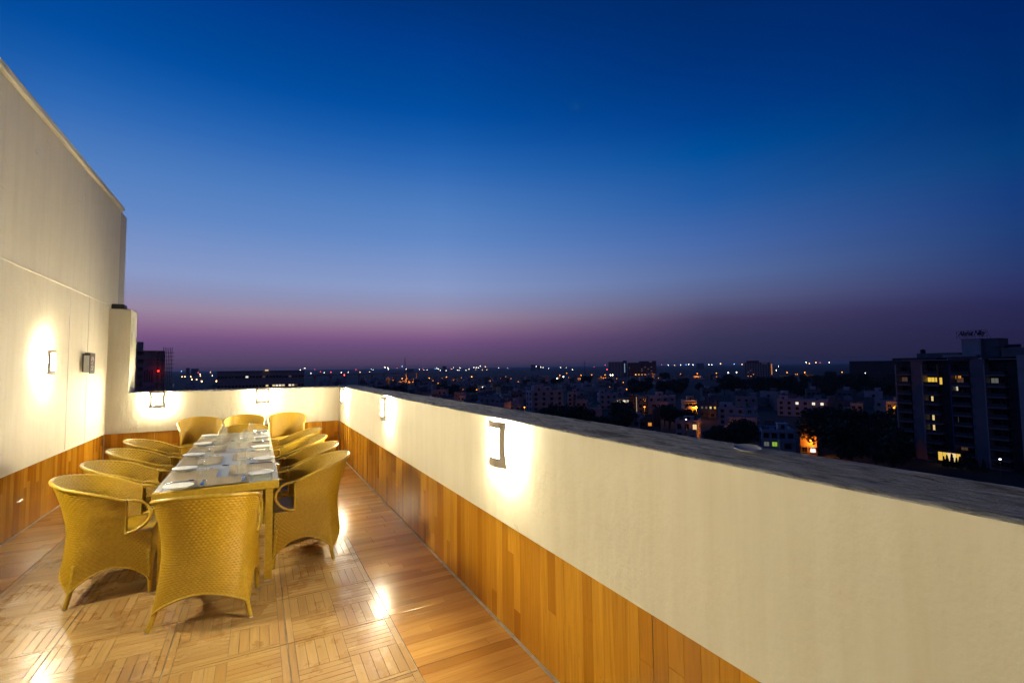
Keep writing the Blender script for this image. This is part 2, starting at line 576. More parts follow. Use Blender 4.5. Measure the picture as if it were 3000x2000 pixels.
wall_r = obj('parapet_wall', MB().box(XR+.0135, XR+.345, YN, YB+.42, -.25, ZW)
             .box(XR, XR+.345, YN, YB+.42, ZW+.0005, ZT-.009).mesh('parapet_wall', MT['wall']),
             label='long cream plastered parapet wall on the right with orange tiled base', cat='wall')
wainscot(wall_r, .799, YB, lambda y: basis((0,0,1), (0,1,0), (-1,0,0), (XR+.007, y, ZW/2+.001)))
wall_b = obj('parapet_wall', MB().box(XL-.2, XR, YB+.0135, YB+.41, -.25, ZW)
             .box(XL-.2, XR, YB, YB+.41, ZW+.0005, ZT-.009).mesh('parapet_wall', MT['wall']),
             label='low cream parapet wall closing the far end behind the dining table', cat='wall')
wainscot(wall_b, XL, XR, lambda x: basis((0,0,1), (-1,0,0), (0,-1,0), (x, YB+.007, ZW/2+.001)))
wall_l = obj('high_wall', MB().box(XL-.26, XL-.0135, YN, 9.73, -.25, ZW)
             .box(XL-.26, XL, YN, 9.73, ZW+.0005, 4.085).mesh('high_wall', MT['wall']),
             label='tall cream plastered building wall rising along the left side', cat='wall')
wainscot(wall_l, YB-DY*10, YB, lambda y: basis((0,0,1), (0,-1,0), (1,0,0), (XL-.007, y, ZW/2+.001)))
obj('coping', MB().cbox(XL-.30, XL+.035, YN, 9.77, 4.087, 4.155, .008).mesh('coping', MT['wall']), wall_l)
def wavy_ridge(y0, y1, x, z, h, d):
    rows_ = []
    y = y0
    while y <= y1:
        j = noise.noise((y*3, z, 0))*.003
        rows_.append([(x-.001, y, z-h+j), (x+d*.7, y, z-h*.5+j), (x+d, y, z+h*.3+j), (x-.001, y, z+h+j)])
        y += .06
    return MB().grid(rows_)
obj('string_course', wavy_ridge(YN, YB, XL, 2.515, .012, .011).mesh('string_course', MT['wall'], True), wall_l)
for yy in (7.555, 8.278):
    obj('surface_conduit', MB().tube([(XL-.001, yy+.004*math.sin(z_*3), .62+z_*.0) if False else (XL-.001, yy+.006*math.sin(z_*2.1), z_) for z_ in [.62+.094*i for i in range(21)]], .0055, 6).mesh('surface_conduit', MT['wall2'], True), wall_l)
pier = obj('wall_pier', None)
pier_b = MB()
prof = []
for z_ in [ZT-.03+i*.05 for i in range(26)]:
    pass
pier_b.cbox(XL+.0005, -1.698, YB-.001, 9.645, ZT-.06, 2.462, .012)
pier.data = None
COL.objects.unlink(pier)
pier = obj('wall_pier', pier_b.mesh('wall_pier', MT['wall']), label='square cream pier standing in the far left corner', cat='pier')
obj('recess_shade_block', MB().cbox(-1.955, -1.80, 9.33, 9.50, 2.4625, 2.545, .01).mesh('recess_shade_block', MT['rubber']),  # dark block added in place of the shadowed gap on the pier ledge
    label='small dark block standing in for a shadowed recess on top of the corner pier', cat='box')
obj('outer_pillar', MB().cbox(-2.16, -1.975, 9.79, 10.18, -.5, 4.10, .006).mesh('outer_pillar', MT['wall2']),  # grey plaster puts the missing lamp light into the pillar's colour
    label='slim pillar, coloured grey as if out of the lamp light, just beyond the end of the tall left wall', cat='pillar')

# rough concrete copings
def coping_mesh(length, width, z, jl=.0045, seed=0, cell=.013):
    nx, ny = max(4, int(width/cell)), int(length/cell)
    rows_ = []
    for j in range(ny+1):
        y = length*j/ny
        e0 = .35*jl*noise.noise((seed, y*1.3, 1))+.5*jl*noise.noise((seed, y*13, 2))+.5*jl*max(0, noise.noise((seed, y*31, 7)))
        e1 = jl*.6*noise.noise((seed+9, y*2, 3))+.6*jl*noise.noise((seed+9, y*14, 4))
        r_ = [(e0+.006, y, z-.030), (e0+.001, y, z-.010)]
        for i in range(nx+1):
            f = i/nx
            x = e0*(1-f)+(width+e1)*f
            dz = .0006*noise.noise((x*5+seed, y*1.1, 0))+.0017*noise.fractal((x*38+seed, y*22, 5), .8, 2.1, 3)
            edge = min(i, nx-i)
            dz -= .004 if edge == 0 else (.001 if edge == 1 else 0)
            r_.append((x, y, z+dz))
        r_.append((width+e1, y, z-.05))
        rows_.append(r_)
    return MB().grid(rows_, True).mesh('coping', MT['coping'], False)
cpr = obj('coping', coping_mesh(YB+.42+1.2, .352, ZT, .003, seed=1), wall_r, (XR+.0005, -1.2, 0))
cpb = obj('coping', coping_mesh(XR+1.7, .42, ZT-.006, .003, seed=5), wall_b, (XR-.002, YB-.004, 0), PI/2)
cpb.scale = (1, 1, 1)
MT['lidm'] = simple('dull_tin', (.36, .36, .38), .55, .0)
# a thin metal lid left on the coping
lid = MB()
lid.lathe([(.0001, .003), (.025, .003), (.038, .006), (.045, .011), (.046, .011), (.040, .0045), (.025, .0012), (.0001, .0012)], 28)
o = obj('metal_lid', lid.mesh('metal_lid', MT['lidm'], True), None, (1.508, 1.118, ZT+.005), 0,
        'thin pale round lid lying on the rough concrete coping', 'lid')
o.rotation_euler = (R(5), R(-4), 0)

# ------------------------------------------------------------------ wall sconces
def sconce_meshes(dm='diff', bm='bulb'):
    w, h, yo, bul = .105, .13, .055, .030
    def P(a, z, dy=0):
        half = w*(.90+.24*(z/h)**2)
        return (a*half, yo+bul*(1-a*a)+dy, z)
    NA, NZ = 20, 20
    az_ = [-1+2*i/NA for i in range(NA+1)]
    zz = [-h+2*h*i/NZ for i in range(NZ+1)]
    hole = lambda i, j: abs((az_[i]+az_[i+1])/2) < .58 and -.64 < (zz[j]+zz[j+1])/2/h < .72
    pl, df = MB(), MB()
    for i in range(NA):
        for j in range(NZ):
            q = [P(az_[i], zz[j]), P(az_[i+1], zz[j]), P(az_[i+1], zz[j+1]), P(az_[i], zz[j+1])]
            qb = [(p[0], p[1]-.0025, p[2]) for p in q]
            if hole(i, j):
                df.add([(p[0], p[1]-.006, p[2]) for p in q], [(0, 3, 2, 1)])
                df.add([(p[0], p[1]-.009, p[2]) for p in q], [(0, 1, 2, 3)])
            else:
                pl.add(q+qb, [(0,3,2,1),(4,5,6,7),(0,1,5,4),(1,2,6,5),(2,3,7,6),(3,0,4,7)])
    bp = MB().cbox(-.028, .028, 0, .012, -.075, .075, .003)
    for s in (-1, 1):
        bp.box(-.008, .008, .015, yo+bul-.003, s*.112-.004, s*.112+.004)
        bp.box(-.008, .008, .0125, .0155, min(s*.07, s*.116), max(s*.07, s*.116))
    bulb = MB().lathe([(.0001, -.068), (.017, -.064), (.020, -.05), (.020, .05), (.017, .064), (.0001, .068)], 10, (0, .038, 0))
    return pl.mesh('face_plate', MT['bronze']), df.mesh('glass_diffuser', MT[dm], True), bp.mesh('back_plate', MT['bronze']), bulb.mesh('bulb', MT[bm], True)
SM = sconce_meshes()
SML = sconce_meshes('diff_l', 'bulb_l')
def sconce(label, loc, rotz):
    t = thing('wall_sconce', label, 'wall light', loc, rotz, 'curved metal wall sconces')
    for n_, me in zip(('face_plate', 'glass_diffuser', 'back_plate', 'bulb'), SML if loc[0] == XL and loc[1] > 2 else SM): obj(n_, me, t)
    return t
ZS = 1.075
sconce('glowing sconce on the right parapet nearest the camera, under the concrete coping', (XR, 2.575, ZS), PI/2)
sconce('glowing sconce on the right parapet, second from the camera', (XR, 5.48, ZS), PI/2)
sconce('glowing sconce on the right parapet close to the far corner', (XR, 8.40, ZS), PI/2)
sconce('glowing sconce on the far parapet beside the corner pier', (-1.335, YB, ZS+.012), PI)
sconce('glowing sconce on the far parapet above the row of empty chairs', (.078, YB, ZS+.012), PI)
sconce('glowing sconce high on the tall left wall', (XL, 6.83, 1.625), -PI/2)
# the rows go on outside the view
sconce('glowing sconce on the tall left wall, just outside the picture', (XL, 3.95, 1.625), -PI/2)
sconce('glowing sconce on the tall left wall behind the camera', (XL, 1.05, 1.625), -PI/2)

# the unlit box lamp
t = thing('box_lamp', 'unlit square box lamp with pierced front panel on the left wall', 'wall light', (XL, 8.13, 1.63), -PI/2)
obj('back_plate', MB().cbox(-.06, .06, 0, .02, -.11, .125, .003).mesh('back_plate', MT['darkmetal']), t)
obj('glass_box', MB().cbox(-.075, .075, .021, .075, -.115, .10, .003).mesh('glass_box', MT['porcelain']), t)
obj('top_bracket', MB().cbox(-.05, .05, .0205, .08, .103, .135, .003).mesh('top_bracket', MT['darkmetal']), t)
fp = MB().cbox(-.105, .105, .082, .090, -.132, .132, .002)
obj('front_panel', fp.mesh('front_panel', MT['darkmetal']), t)
rb = random.Random(2)
cut = MB()
for i in range(46):
    x, z, r_ = rb.uniform(-.045, .06), rb.uniform(-.085, .085), rb.uniform(.004, .010)
    cut.add([(x+r_*math.cos(q*PI/4), .0904, z+r_*math.sin(q*PI/4)) for q in range(8)], [tuple(range(8))])
obj('leaf_pattern', cut.mesh('leaf_pattern', simple('pale_inlay', (.72, .66, .55), .5)), t, kind='stuff')

# ------------------------------------------------------------------ rattan armchair
def chair_plan(n):
    # right-hand half from back centre to front
    a, bb = .243, .245
    pts = []
    for i in range(61):
        q = PI/2*i/60
        pts.append((a*abs(math.sin(q))**(2/n), -bb*abs(math.cos(q))**(2/n)))
    for i in range(1, 13): pts.append((a-.004*(i/12), .25*i/12))
    return pts
def resample(pts, n_):
    d = [0]
    for p, q in zip(pts, pts[1:]): d.append(d[-1]+math.hypot(q[0]-p[0], q[1]-p[1]))
    out_, j = [], 0
    for i in range(n_+1):
        s = d[-1]*i/n_
        while j < len(d)-2 and d[j+1] < s: j += 1
        f = (s-d[j])/(d[j+1]-d[j]+1e-9)
        out_.append((pts[j][0]+(pts[j+1][0]-pts[j][0])*f, pts[j][1]+(pts[j+1][1]-pts[j][1])*f))
    return out_, d[-1]
def whole(n):
    h_ = chair_plan(n)
    return [(-x, y) for x, y in h_[::-1]][:-1]+h_
NPT = 246
plan, LEN = resample(whole(2.15), NPT)            # round at the top
plan2, _ = resample(whole(3.0), NPT)              # squarer towards the legs
STEP = LEN/NPT
NP = len(plan)
normals = []
for i in range(NP):
    p, q = plan[max(0, i-3)], plan[min(NP-1, i+3)]
    tx, ty = q[0]-p[0], q[1]-p[1]
    l = math.hypot(tx, ty)
    normals.append((ty/l, -tx/l))
if normals[NP//2][1] > 0: normals = [(-x, -y) for x, y in normals]
def sm(a, b, x):
    f = min(1, max(0, (x-a)/(b-a)))
    return f*f*(3-2*f)
def rim_z(i):
    s = min(.5, abs(i-NPT/2)*STEP)
    return .640+.148*(1-(s/.5)**2)**1.3
SEATZ = .42
def offs(z, y):
    back = sm(.05, -.2, y)
    if z > SEATZ: return (.040+.045*back)*((z-SEATZ)/.36)**1.5
    return (.012+.062*back)*((SEATZ-z)/SEATZ)**2.5
REAR = .245
def hem_z(s):                                     # s = arclength from the middle of the back
    s = abs(s)
    tot = LEN/2
    rear = REAR                                   # arclength of the rear leg
    if s < rear: f = s/rear; base = math.cos(f*PI/2)**.75 if f < 1 else 0
    else: f = (s-rear)/(tot-rear); base = math.sin(f*PI)**.75
    return .085+.125*base
NOTCH = .115
def surf(i, z, d=0):
    f = sm(.62, .18, z)
    x, y = plan[i][0]*(1-f)+plan2[i][0]*f, plan[i][1]*(1-f)+plan2[i][1]*f
    nx, ny = normals[i]
    o_ = offs(z, y)+d
    return (x+nx*o_, y+ny*o_, z)
def weave_shell(mb, zlo, zhi, keep, rowh=.0138, per=.0225, amp=.0037, sub=4):
    cols = range(NP)
    nl = max(2, int(round((sum(SEATZ-zlo(c_) for c_ in cols)/NP)/rowh)))
    nu = max(2, int(round((.72-SEATZ)/rowh)))
    for off, flip in ((0, False), (-.006, True)):
        vs, fs = [], []
        for k_ in range((nl+nu)*sub+1):
            v = k_/sub
            j = int(v)
            p = math.sin(PI*(v-j))**.6
            for c_ in cols:
                z = zlo(c_)+(SEATZ-zlo(c_))*v/nl if v <= nl else SEATZ+(zhi(c_)-SEATZ)*(v-nl)/nu
                w = math.cos(2*PI*c_*STEP/per+PI*j)
                vs.append(surf(c_, z, off+amp*(w*p*.9+(p-1))))
        for k_ in range((nl+nu)*sub):
            for c_ in range(NP-1):
                if k_ >= nl*sub and not (keep[c_] and keep[c_+1]): continue
                a = k_*NP+c_
                q = (a, a+1, a+NP+1, a+NP)
                fs.append(q[::-1] if flip else q)
        mb.add(vs, fs)
def make_chair():
    t = thing('rattan_armchair', 'x', 'chair', (0, 0, 0), 0, 'yellow woven armchairs')
    mid = (NP-1)/2
    main = [i for i in range(NP) if plan[i][1] <= NOTCH]
    lft = [i for i in range(NP) if plan[i][1] >= NOTCH-.004 and i < mid]
    rgt = [i for i in range(NP) if plan[i][1] >= NOTCH-.004 and i > mid]
    hz = lambda i: hem_z((i-mid)*STEP)
    mb = MB()
    weave_shell(mb, hz, rim_z, [plan[i][1] <= NOTCH for i in range(NP)])
    obj('woven_shell', mb.mesh('woven_shell', MT['rattan'], True), t)
    # rim: braided edge
    pts, rad = [], []
    for i in main[::2]:
        pts.append(surf(i, rim_z(i)+.002, .001))
        rad.append(.0112+.0018*math.sin(i*1.15))
    obj('rim', MB().tube(pts, rad, 9).mesh('rim', MT['rattan2'], True), t)
    e = MB()
    e.tube([surf(i, hz(i), -.002) for i in range(0, NP, 3)], .006, 6)
    for i in (main[0], main[-1]):
        e.tube([surf(i, SEATZ-.01+.01*k_, -.002) for k_ in range(int((rim_z(i)-SEATZ)*100)+2)], .0075, 6)
    obj('edge_binding', e.mesh('edge_binding', MT['rattan2'], True), t)
    for s in (-1, 1):                             # bent cane loop in front of each arm
        i = main[0] if s < 0 else main[-1]
        a = Vector(surf(i, rim_z(i)+.002))
        b_ = Vector(surf(i, SEATZ+.005))
        ctr = (a+b_)/2
        pts = []
        for k_ in range(19):
            q = PI/2-PI*k_/18
            pts.append(ctr+Vector((0, math.cos(q)*.135, math.sin(q)*(a.z-b_.z)/2+.012*math.cos(q))))
        obj('arm_loop', MB().tube(pts, .0105, 8).mesh('arm_loop', MT['rattan2'], True), t)
    # seat and front apron
    sb = MB()
    rows_ = []
    for j in range(45):
        y = -.235+.485*j/44
        xs = .234 if y > -.0 else .234*max(.02, (1-(abs(y)/.238)**2.25))**(1/2.25)
        rows_.append([(-xs+2*xs*i/40, y, SEATZ+.002+.0022*math.cos(i*PI+j*PI)+.004*(1-(i/20-1)**2)) for i in range(41)])
    sb.grid(rows_)
    sb.grid([[(p[0], p[1], p[2]-.022) for p in r_] for r_ in rows_], True)
    obj('seat', sb.mesh('seat', MT['rattan'], True), t)
    fb = MB()
    rows_ = []
    for k_ in range(61):
        v = k_/4
        j = int(v); fv = v-j
        p = math.sin(PI*fv)
        r_ = []
        for i in range(81):
            x = -.237+.474*i/80
            z0 = .085+.14*math.sin(PI*i/80)**.75
            z = z0+(SEATZ-z0)*k_/60
            r_.append((x*(1+.03*((SEATZ-z)/SEATZ)**2), .252+.012*((SEATZ-z)/SEATZ)**2+.002*(math.cos(2*PI*x/.0225+PI*j)*p+.5*(p-1)), z))
        rows_.append(r_)
    fb.grid(rows_, True)
    fb.grid([[(p[0], p[1]-.006, p[2]) for p in r_] for r_ in rows_])
    obj('front_apron', fb.mesh('front_apron', MT['rattan'], True), t)
    # legs
    def leg(pts):
        n_ = len(pts)-1
        rad = [(.0185-.0055*k_/n_)+.0009*(k_ % 2) for k_ in range(n_+1)]
        l_ = obj('leg', MB().tube(pts, rad, 9).mesh('leg', MT['rattan2'], True), t)
        b_ = Vector(pts[-1])
        obj('foot', MB().tube([b_+Vector((0, 0, .004)), b_+Vector((0, 0, -.0045))], .0125, 9).mesh('foot', MT['plastic']), l_)
    for s in (-1, 1):
        i = int(mid+s*REAR/STEP)
        leg([surf(i, .0046+.25*(1-k_/24), -.013) for k_ in range(25)])
        leg([(s*(.224+.008*k_/24), .236+.016*k_/24, .0046+.29*(1-k_/24)) for k_ in range(25)])
    return t
chair0 = make_chair()
register(chair0)
def place(o, label, x, y, deg):
    o['label'] = label
    o.location = (x, y, 0)
    o.rotation_euler = (0, 0, R(deg))
CH = [
 ('yellow rattan armchair at the near head of the table, its back to the camera', -.246, 3.728, -8.7),
 ('yellow rattan armchair on the left side of the table, nearest the camera', -.876, 4.475, -90),
 ('yellow rattan armchair on the left side of the table, second from the camera', -.872, 5.10, -91),
 ('yellow rattan armchair on the left side of the table, third from the camera', -.872, 5.82, -89),
 ('yellow rattan armchair on the left side of the table, farthest from the camera', -.885, 6.55, -90),
 ('yellow rattan armchair on the right side of the table, nearest the camera', .372, 4.475, 92),
 ('yellow rattan armchair on the right side of the table, second from the camera', .37, 5.135, 91),
 ('yellow rattan armchair on the right side of the table, third from the camera', .335, 5.735, 89),
 ('yellow rattan armchair on the right side of the table, farthest from the camera', .365, 6.48, 92),
 ('yellow rattan armchair at the far head of the table, its seat under the table end', -.14, 7.215, 180),
 ('yellow rattan armchair standing against the far wall, left of three', -.745, 8.80, 188),
 ('yellow rattan armchair standing against the far wall, middle of three', -.165, 8.82, 180),
 ('yellow rattan armchair standing against the far wall, right of three', .435, 8.82, 176)]
for i, (lb, x, y, d) in enumerate(CH):
    place(chair0 if i == 0 else copy_tree(chair0), lb, x, y, d)

# ------------------------------------------------------------------ dining tables
TX0, TX1, TZ = -.598, .152, .725
TCX = (TX0+TX1)/2
def make_table(y0, y1, label):
    cyy = (y0+y1)/2
    t = thing('dining_table', label, 'table', (TCX, cyy, 0), 0, 'pair of rattan tables set end to end')
    w, l = (TX1-TX0)/2, (y1-y0)/2
    rh = .058
    zt = TZ-.0085
    for s in (-1, 1):
        obj('rail', MB().cbox(s*w-.045*(s > 0), s*w+.045*(s < 0), -l, l, zt-rh, zt, .006).mesh('rail', MT['rattan2']), t)
        obj('rail', MB().cbox(-w+.0455, w-.0455, s*l-.045*(s > 0), s*l+.045*(s < 0), zt-rh+.001, zt-.001, .006).mesh('rail', MT['rattan2']), t)
        for q in (-1, 1):
            x, y = s*(w-.062), q*(l-.042)
            lg = obj('leg', MB().cbox(x-.024, x+.024, y-.024, y+.024, .0105, zt-rh-.0005, .004).mesh('leg', MT['rattan2']), t)
            obj('foot_cap', MB().cbox(x-.022, x+.022, y-.022, y+.022, .0005, .010, .002).mesh('foot_cap', MT['plastic']), lg)
    obj('woven_top', MB().box(-w+.046, w-.046, -l+.046, l-.046, zt-.012, zt-.0035).mesh('woven_top', MT['tweave']), t)
    obj('glass_top', MB().cbox(-w+.004, w-.004, -l+.003, l-.003, zt+.0006, TZ, .0015).mesh('glass_top', MT['tabletop_glass']), t)
    obj('hole_cap', MB().lathe([(.0001, .004), (.021, .004), (.026, .0005), (.026, 0)], 20, (0, 0, TZ)).mesh('hole_cap', MT['rubber'], True), t)
    return t
make_table(4.0, 5.603, 'glass topped rattan dining table nearer the camera, laid with plates')
make_table(5.607, 7.21, 'glass topped rattan dining table at the far end, joined to the near one')

# placemats
def placemat(label, x, y, w, l, rot=0):
    mb = MB()
    rows_ = [[(-w/2+w*i/8, -l/2+l*j/12, .0012+.0006*math.sin(i*2+j)) for i in range(9)] for j in range(13)]
    mb.grid(rows_)
    mb.grid([[(p[0], p[1], .0002) for p in r_] for r_ in rows_], True)
    obj('placemat', mb.mesh('placemat', MT['mat_'], True), None, (x, y, TZ), R(rot), label, 'placemat', 'brown woven placemats')
ORD = ['nearest the camera', 'second from the camera', 'third from the camera', 'fourth from the camera', 'farthest from the camera']
ym = [4.44, 5.11, 5.85, 6.56]
for i, y in enumerate(ym):
    placemat('brown woven placemat on the left half of the table, '+(ORD[i] if i < 3 else ORD[4]), -.418, y, .31, .43, random.uniform(-1, 1))
ym = [4.56, 5.22, 5.96, 6.70]
for i, y in enumerate(ym):
    placemat('brown woven placemat on the right half of the table, '+(ORD[i] if i < 3 else ORD[4]), -.03, y, .31, .43, random.uniform(-1, 1))
placemat('brown woven placemat at the near end of the table between fork and spoon', -.222, 4.155, .37, .285)
placemat('brown woven placemat at the far end of the table', -.22, 7.05, .37, .285)

# plates
plm = MB().lathe([(.0001, .003), (.046, .003), (.048, 0), (.052, 0), (.054, .004), (.070, .009), (.0865, .017), (.088, .0188), (.0865, .0198), (.069, .0125), (.054, .0075), (.0001, .0065)], 40).mesh('side_plate', MT['porcelain'], True)
for i, (x, y) in enumerate([(-.457, 4.034), (-.497, 4.737), (-.51, 5.463), (-.50, 6.216), (-.49, 6.934)]):
    obj('side_plate', plm, None, (x, y, TZ+.0025), 0, 'white side plate along the left table edge, '+ORD[i], 'plate', 'white side plates')
for i, (x, y) in enumerate([(.035, 4.228), (.063, 4.89), (.053, 5.641), (.058, 6.43), (.055, 7.09)]):
    obj('side_plate', plm, None, (x, y, TZ+.0025), 0, 'white side plate along the right table edge, '+ORD[i], 'plate', 'white side plates')

# upturned tumblers
gm = MB().lathe([(.0345, 0), (.0350, .001), (.0345, .03), (.0325, .08), (.0302, .124), (.0292, .130), (.026, .1315), (.0001, .130),
                 (.0001, .113), (.020, .1125), (.0262, .108), (.0278, .085), (.0302, .04), (.0325, .0015), (.0345, 0)], 28)
gmesh = gm.mesh('tumbler', MT['glass'], True)
for i, (x, y) in enumerate([(-.35, 4.343), (-.354, 5.015), (-.346, 5.812), (-.342, 6.522), (-.343, 7.02)]):
    obj('tumbler', gmesh, None, (x, y, TZ+.0025), 0, 'upturned clear glass tumbler in the left row, '+ORD[i], 'glass', 'upturned tumblers')
for i, (x, y) in enumerate([(-.095, 4.262), (-.107, 4.715), (-.108, 5.5), (-.105, 6.24), (-.058, 6.93)]):
    obj('tumbler', gmesh, None, (x, y, TZ+.0025), 0, 'upturned clear glass tumbler in the right row, '+ORD[i], 'glass', 'upturned tumblers')

# cutlery, handle along -X, working end at +X
def handle(mb, x1):
    rows_ = []
    for i in range(15):
        f = i/14
        x = -.085+(x1+.085)*f
        w = .0075*(1-f)**.6+.0028+.0015*math.sin(f*PI)
        z = .0035+.010*math.sin(f*PI)*.6
        rows_.append([(x, -w, z-.0009), (x, -w*.4, z+.0009), (x, w*.4, z+.0009), (x, w, z-.0009)])
    mb.grid(rows_)
    mb.grid([[(p[0], p[1], p[2]-.0018) for p in r_] for r_ in rows_], True)
sp_ = MB(); handle(sp_, .045)
rows_ = []
for i in range(13):
    q = i/12
    x = .043+.050*q
    w = .0175*math.sin(PI*min(1, .06+.94*q))**.6+.0008
    rows_.append([(x, -w+2*w*j/8, .0075-.0052*math.sin(PI*q)*(1-(j/4-1)**2)) for j in range(9)])
sp_.grid(rows_); sp_.grid([[(p[0], p[1], p[2]-.0012) for p in r_] for r_ in rows_], True)
SPOON = sp_.mesh('spoon', MT['steel'], True)
fk = MB(); handle(fk, .040)
rows_ = [[(.038+.024*i/5, (-.0028-.0085*math.sin(PI/2*i/5))*(1-2*j/4), .0055-.002*math.sin(PI*i/5)) for j in range(5)] for i in range(6)]
fk.grid(rows_, True); fk.grid([[(p[0], p[1], p[2]-.0014) for p in r_] for r_ in rows_])
for j in range(4):
    y = -.0098+.00653*j
    fk.tube([(.060, y, .0048), (.078, y, .0035), (.098, y, .0075)], [.0016, .0015, .0009], 6)
FORK = fk.mesh('fork', MT['steel'], True)
def cutlery(kind, label, x, y, deg, dz=.0025):
    obj(kind, SPOON if kind == 'spoon' else FORK, None, (x, y, TZ+dz), R(deg), label, kind, 'steel cutlery on the table')
for i, (x, y, d) in enumerate([(-.47, 4.225, 8), (-.47, 4.90, 4), (-.47, 5.65, 2), (-.47, 6.37, 0)]):
    cutlery('spoon', 'steel spoon on the left half of the table, '+(ORD[i] if i < 3 else ORD[4]), x, y, d)
for i, (x, y, d) in enumerate([(-.40, 4.655, 4), (-.40, 5.36, -3), (-.40, 6.10, 2)]):
    cutlery('fork', 'steel fork tucked beside a plate on the left half, '+(ORD[i] if i < 2 else ORD[4]), x, y, d)
for i, (x, y, d) in enumerate([(.04, 4.715, 176), (.045, 5.43, 178), (.045, 6.10, 181), (.045, 6.87, 180)]):
    cutlery('spoon', 'steel spoon on the right half of the table, '+(ORD[i] if i < 3 else ORD[4]), x, y, d)
for i, (x, y, d) in enumerate([(.05, 4.325, 176), (.03, 4.985, 178), (.03, 5.745, 182)]):
    cutlery('fork', 'steel fork half hidden behind a plate on the right half, '+(ORD[i] if i < 2 else ORD[4]), x, y, d)
cutlery('fork', 'steel fork lying at the near end beside the corner plate', -.325, 4.125, 88, .004)
cutlery('spoon', 'steel spoon lying at the near end in front of a tumbler', -.078, 4.135, 90, .004)

# ================================================================== the town below
GZ = -28.0
gm_, t, b = mat('dark_ground')
k = NT(t)
po = k.n('ShaderNodeNewGeometry').outputs['Position']
c = k.ramp(k.noise(po, .012, 6, .6), [(.3, (.018, .020, .012)), (.55, (.045, .042, .032)), (.75, (.07, .062, .05))])
k.l(c, b.inputs['Base Color'])
b.inputs['Roughness'].default_value = .95
gb = MB()
NR = 48
ringr = [0, 60, 150, 400, 1000, 3000, 9000, 30000]
for i in range(len(ringr)-1):
    for q in range(NR):
        a0, a1 = 2*PI*q/NR, 2*PI*(q+1)/NR
        p = [(ringr[i]*math.sin(a0), ringr[i]*math.cos(a0), 0), (ringr[i]*math.sin(a1), ringr[i]*math.cos(a1), 0),
             (ringr[i+1]*math.sin(a1), ringr[i+1]*math.cos(a1), 0), (ringr[i+1]*math.sin(a0), ringr[i+1]*math.cos(a0), 0)]
        gb.add(p if i else [p[0], p[2], p[3]], [(3, 2, 1, 0)] if i else [(2, 1, 0)])
obj('ground', gb.mesh('ground', gm_), None, (0, 0, GZ), kind='structure')
# the building that carries the terrace
obj('hotel_block', MB().box(XL-9, XR+.34, YN-12, YB+.41, GZ-.5, -.26).mesh('hotel_block', MT['wall2']),
    label='tall building that carries the roof terrace', cat='building')

CW = {'white': simple('white_house_paint', (.55, .50, .50), .8, var=.12, scale=.35, bump=.05),
      'pale': simple('pale_house_paint', (.44, .40, .39), .8, var=.15, scale=.35),
      'pink': simple('pinkish_house_paint', (.56, .43, .40), .8, var=.12, scale=.35),
      'cream': simple('cream_house_paint', (.60, .52, .38), .8, var=.12, scale=.35),
      'brown': simple('brown_house_paint', (.26, .16, .11), .8, var=.15, scale=.35),
      'maroon': simple('maroon_paint', (.20, .055, .04), .7, var=.1, scale=.35),
      'grey': simple('grey_render', (.19, .18, .18), .85, var=.2, scale=.35),
      'dark': simple('dark_cladding', (.05, .045, .05), .6, var=.2, scale=.5),
      'pier': simple('tower_paint', (.25, .20, .21), .8, var=.12, scale=.3),
      'green': simple('green_sheet', (.03, .16, .09), .6, var=.1),
      'brick': simple('brick_red_cladding', (.30, .10, .07), .8, var=.15),
      'blue': simple('blue_panel', (.06, .08, .22), .5, var=.1),
      'conc': simple('raw_concrete', (.60, .49, .42), .9, var=.25, scale=.4),
      'frame': simple('window_frame_paint', (.20, .17, .15), .6),
      'bamboo': simple('bamboo_poles', (.42, .34, .18), .7),
      'metal': simple('galvanised_steel', (.16, .16, .17), .5, .5),
      'tank': simple('black_tank_plastic', (.015, .015, .016), .5),
      'solar': simple('blue_solar_glass', (.03, .05, .12), .15)}
m, t, b = mat('dark_pane')
b.inputs['Base Color'].default_value = (.012, .012, .015, 1)
b.inputs['Roughness'].default_value = .12
CW['pane'] = m
LIT = {}
def lit(name, col, s):
    if name not in LIT: LIT[name] = emit('lit_pane_'+name, col, s)
    return LIT[name]
lit('warm', (1, .72, .30), .9); lit('white', (1, .90, .66), 1.1); lit('orange', (1, .36, .03), .75)
lit('green', (.42, .75, .03), .55); lit('cold', (.75, .9, 1), 1.0); lit('yellow', (1, .62, .06), .8)
lit('dim', (1, .5, .2), .06); lit('dimwhite', (.8, .8, .6), .12)

WM = {}
def win_mesh(w, h):
    key = ('f', w, h)
    if key not in WM:
        mb = MB()
        f, d = .09, .10
        mb.box(-w/2-f, -w/2, -d, .02, 0, h).box(w/2, w/2+f, -d, .02, 0, h)
        mb.box(-w/2-f, w/2+f, -d, .02, h, h+f).box(-w/2-f-.06, w/2+f+.06, -d-.08, .02, -f, 0)
        mb.box(-.03, .03, -.055, .02, 0, h)
        WM[key] = mb.mesh('window', CW['frame'])
    return WM[key]
def pane_mesh(w, h, m_):
    key = ('p', w, h, m_.name)
    if key not in WM: WM[key] = MB().box(-w/2, w/2, -.045, -.015, .001, h-.001).mesh('pane', m_)
    return WM[key]
SH = {}
def shade_mesh(w):
    if w not in SH: SH[w] = MB().box(-w/2-.25, w/2+.25, -.55, .0, 0, .09).mesh('sunshade', CW['pale'])
    return SH[w]
def window(par, x, y, z, w=1.4, h=1.35, light=None, shade=False, rot=0):
    o = obj('window', win_mesh(w, h), par, (x, y, z), rot)
    obj('pane', pane_mesh(w, h, LIT[light] if light else CW['pane']), o)
    if shade: obj('sunshade', shade_mesh(w), o, (0, .02, h+.35))
    return o
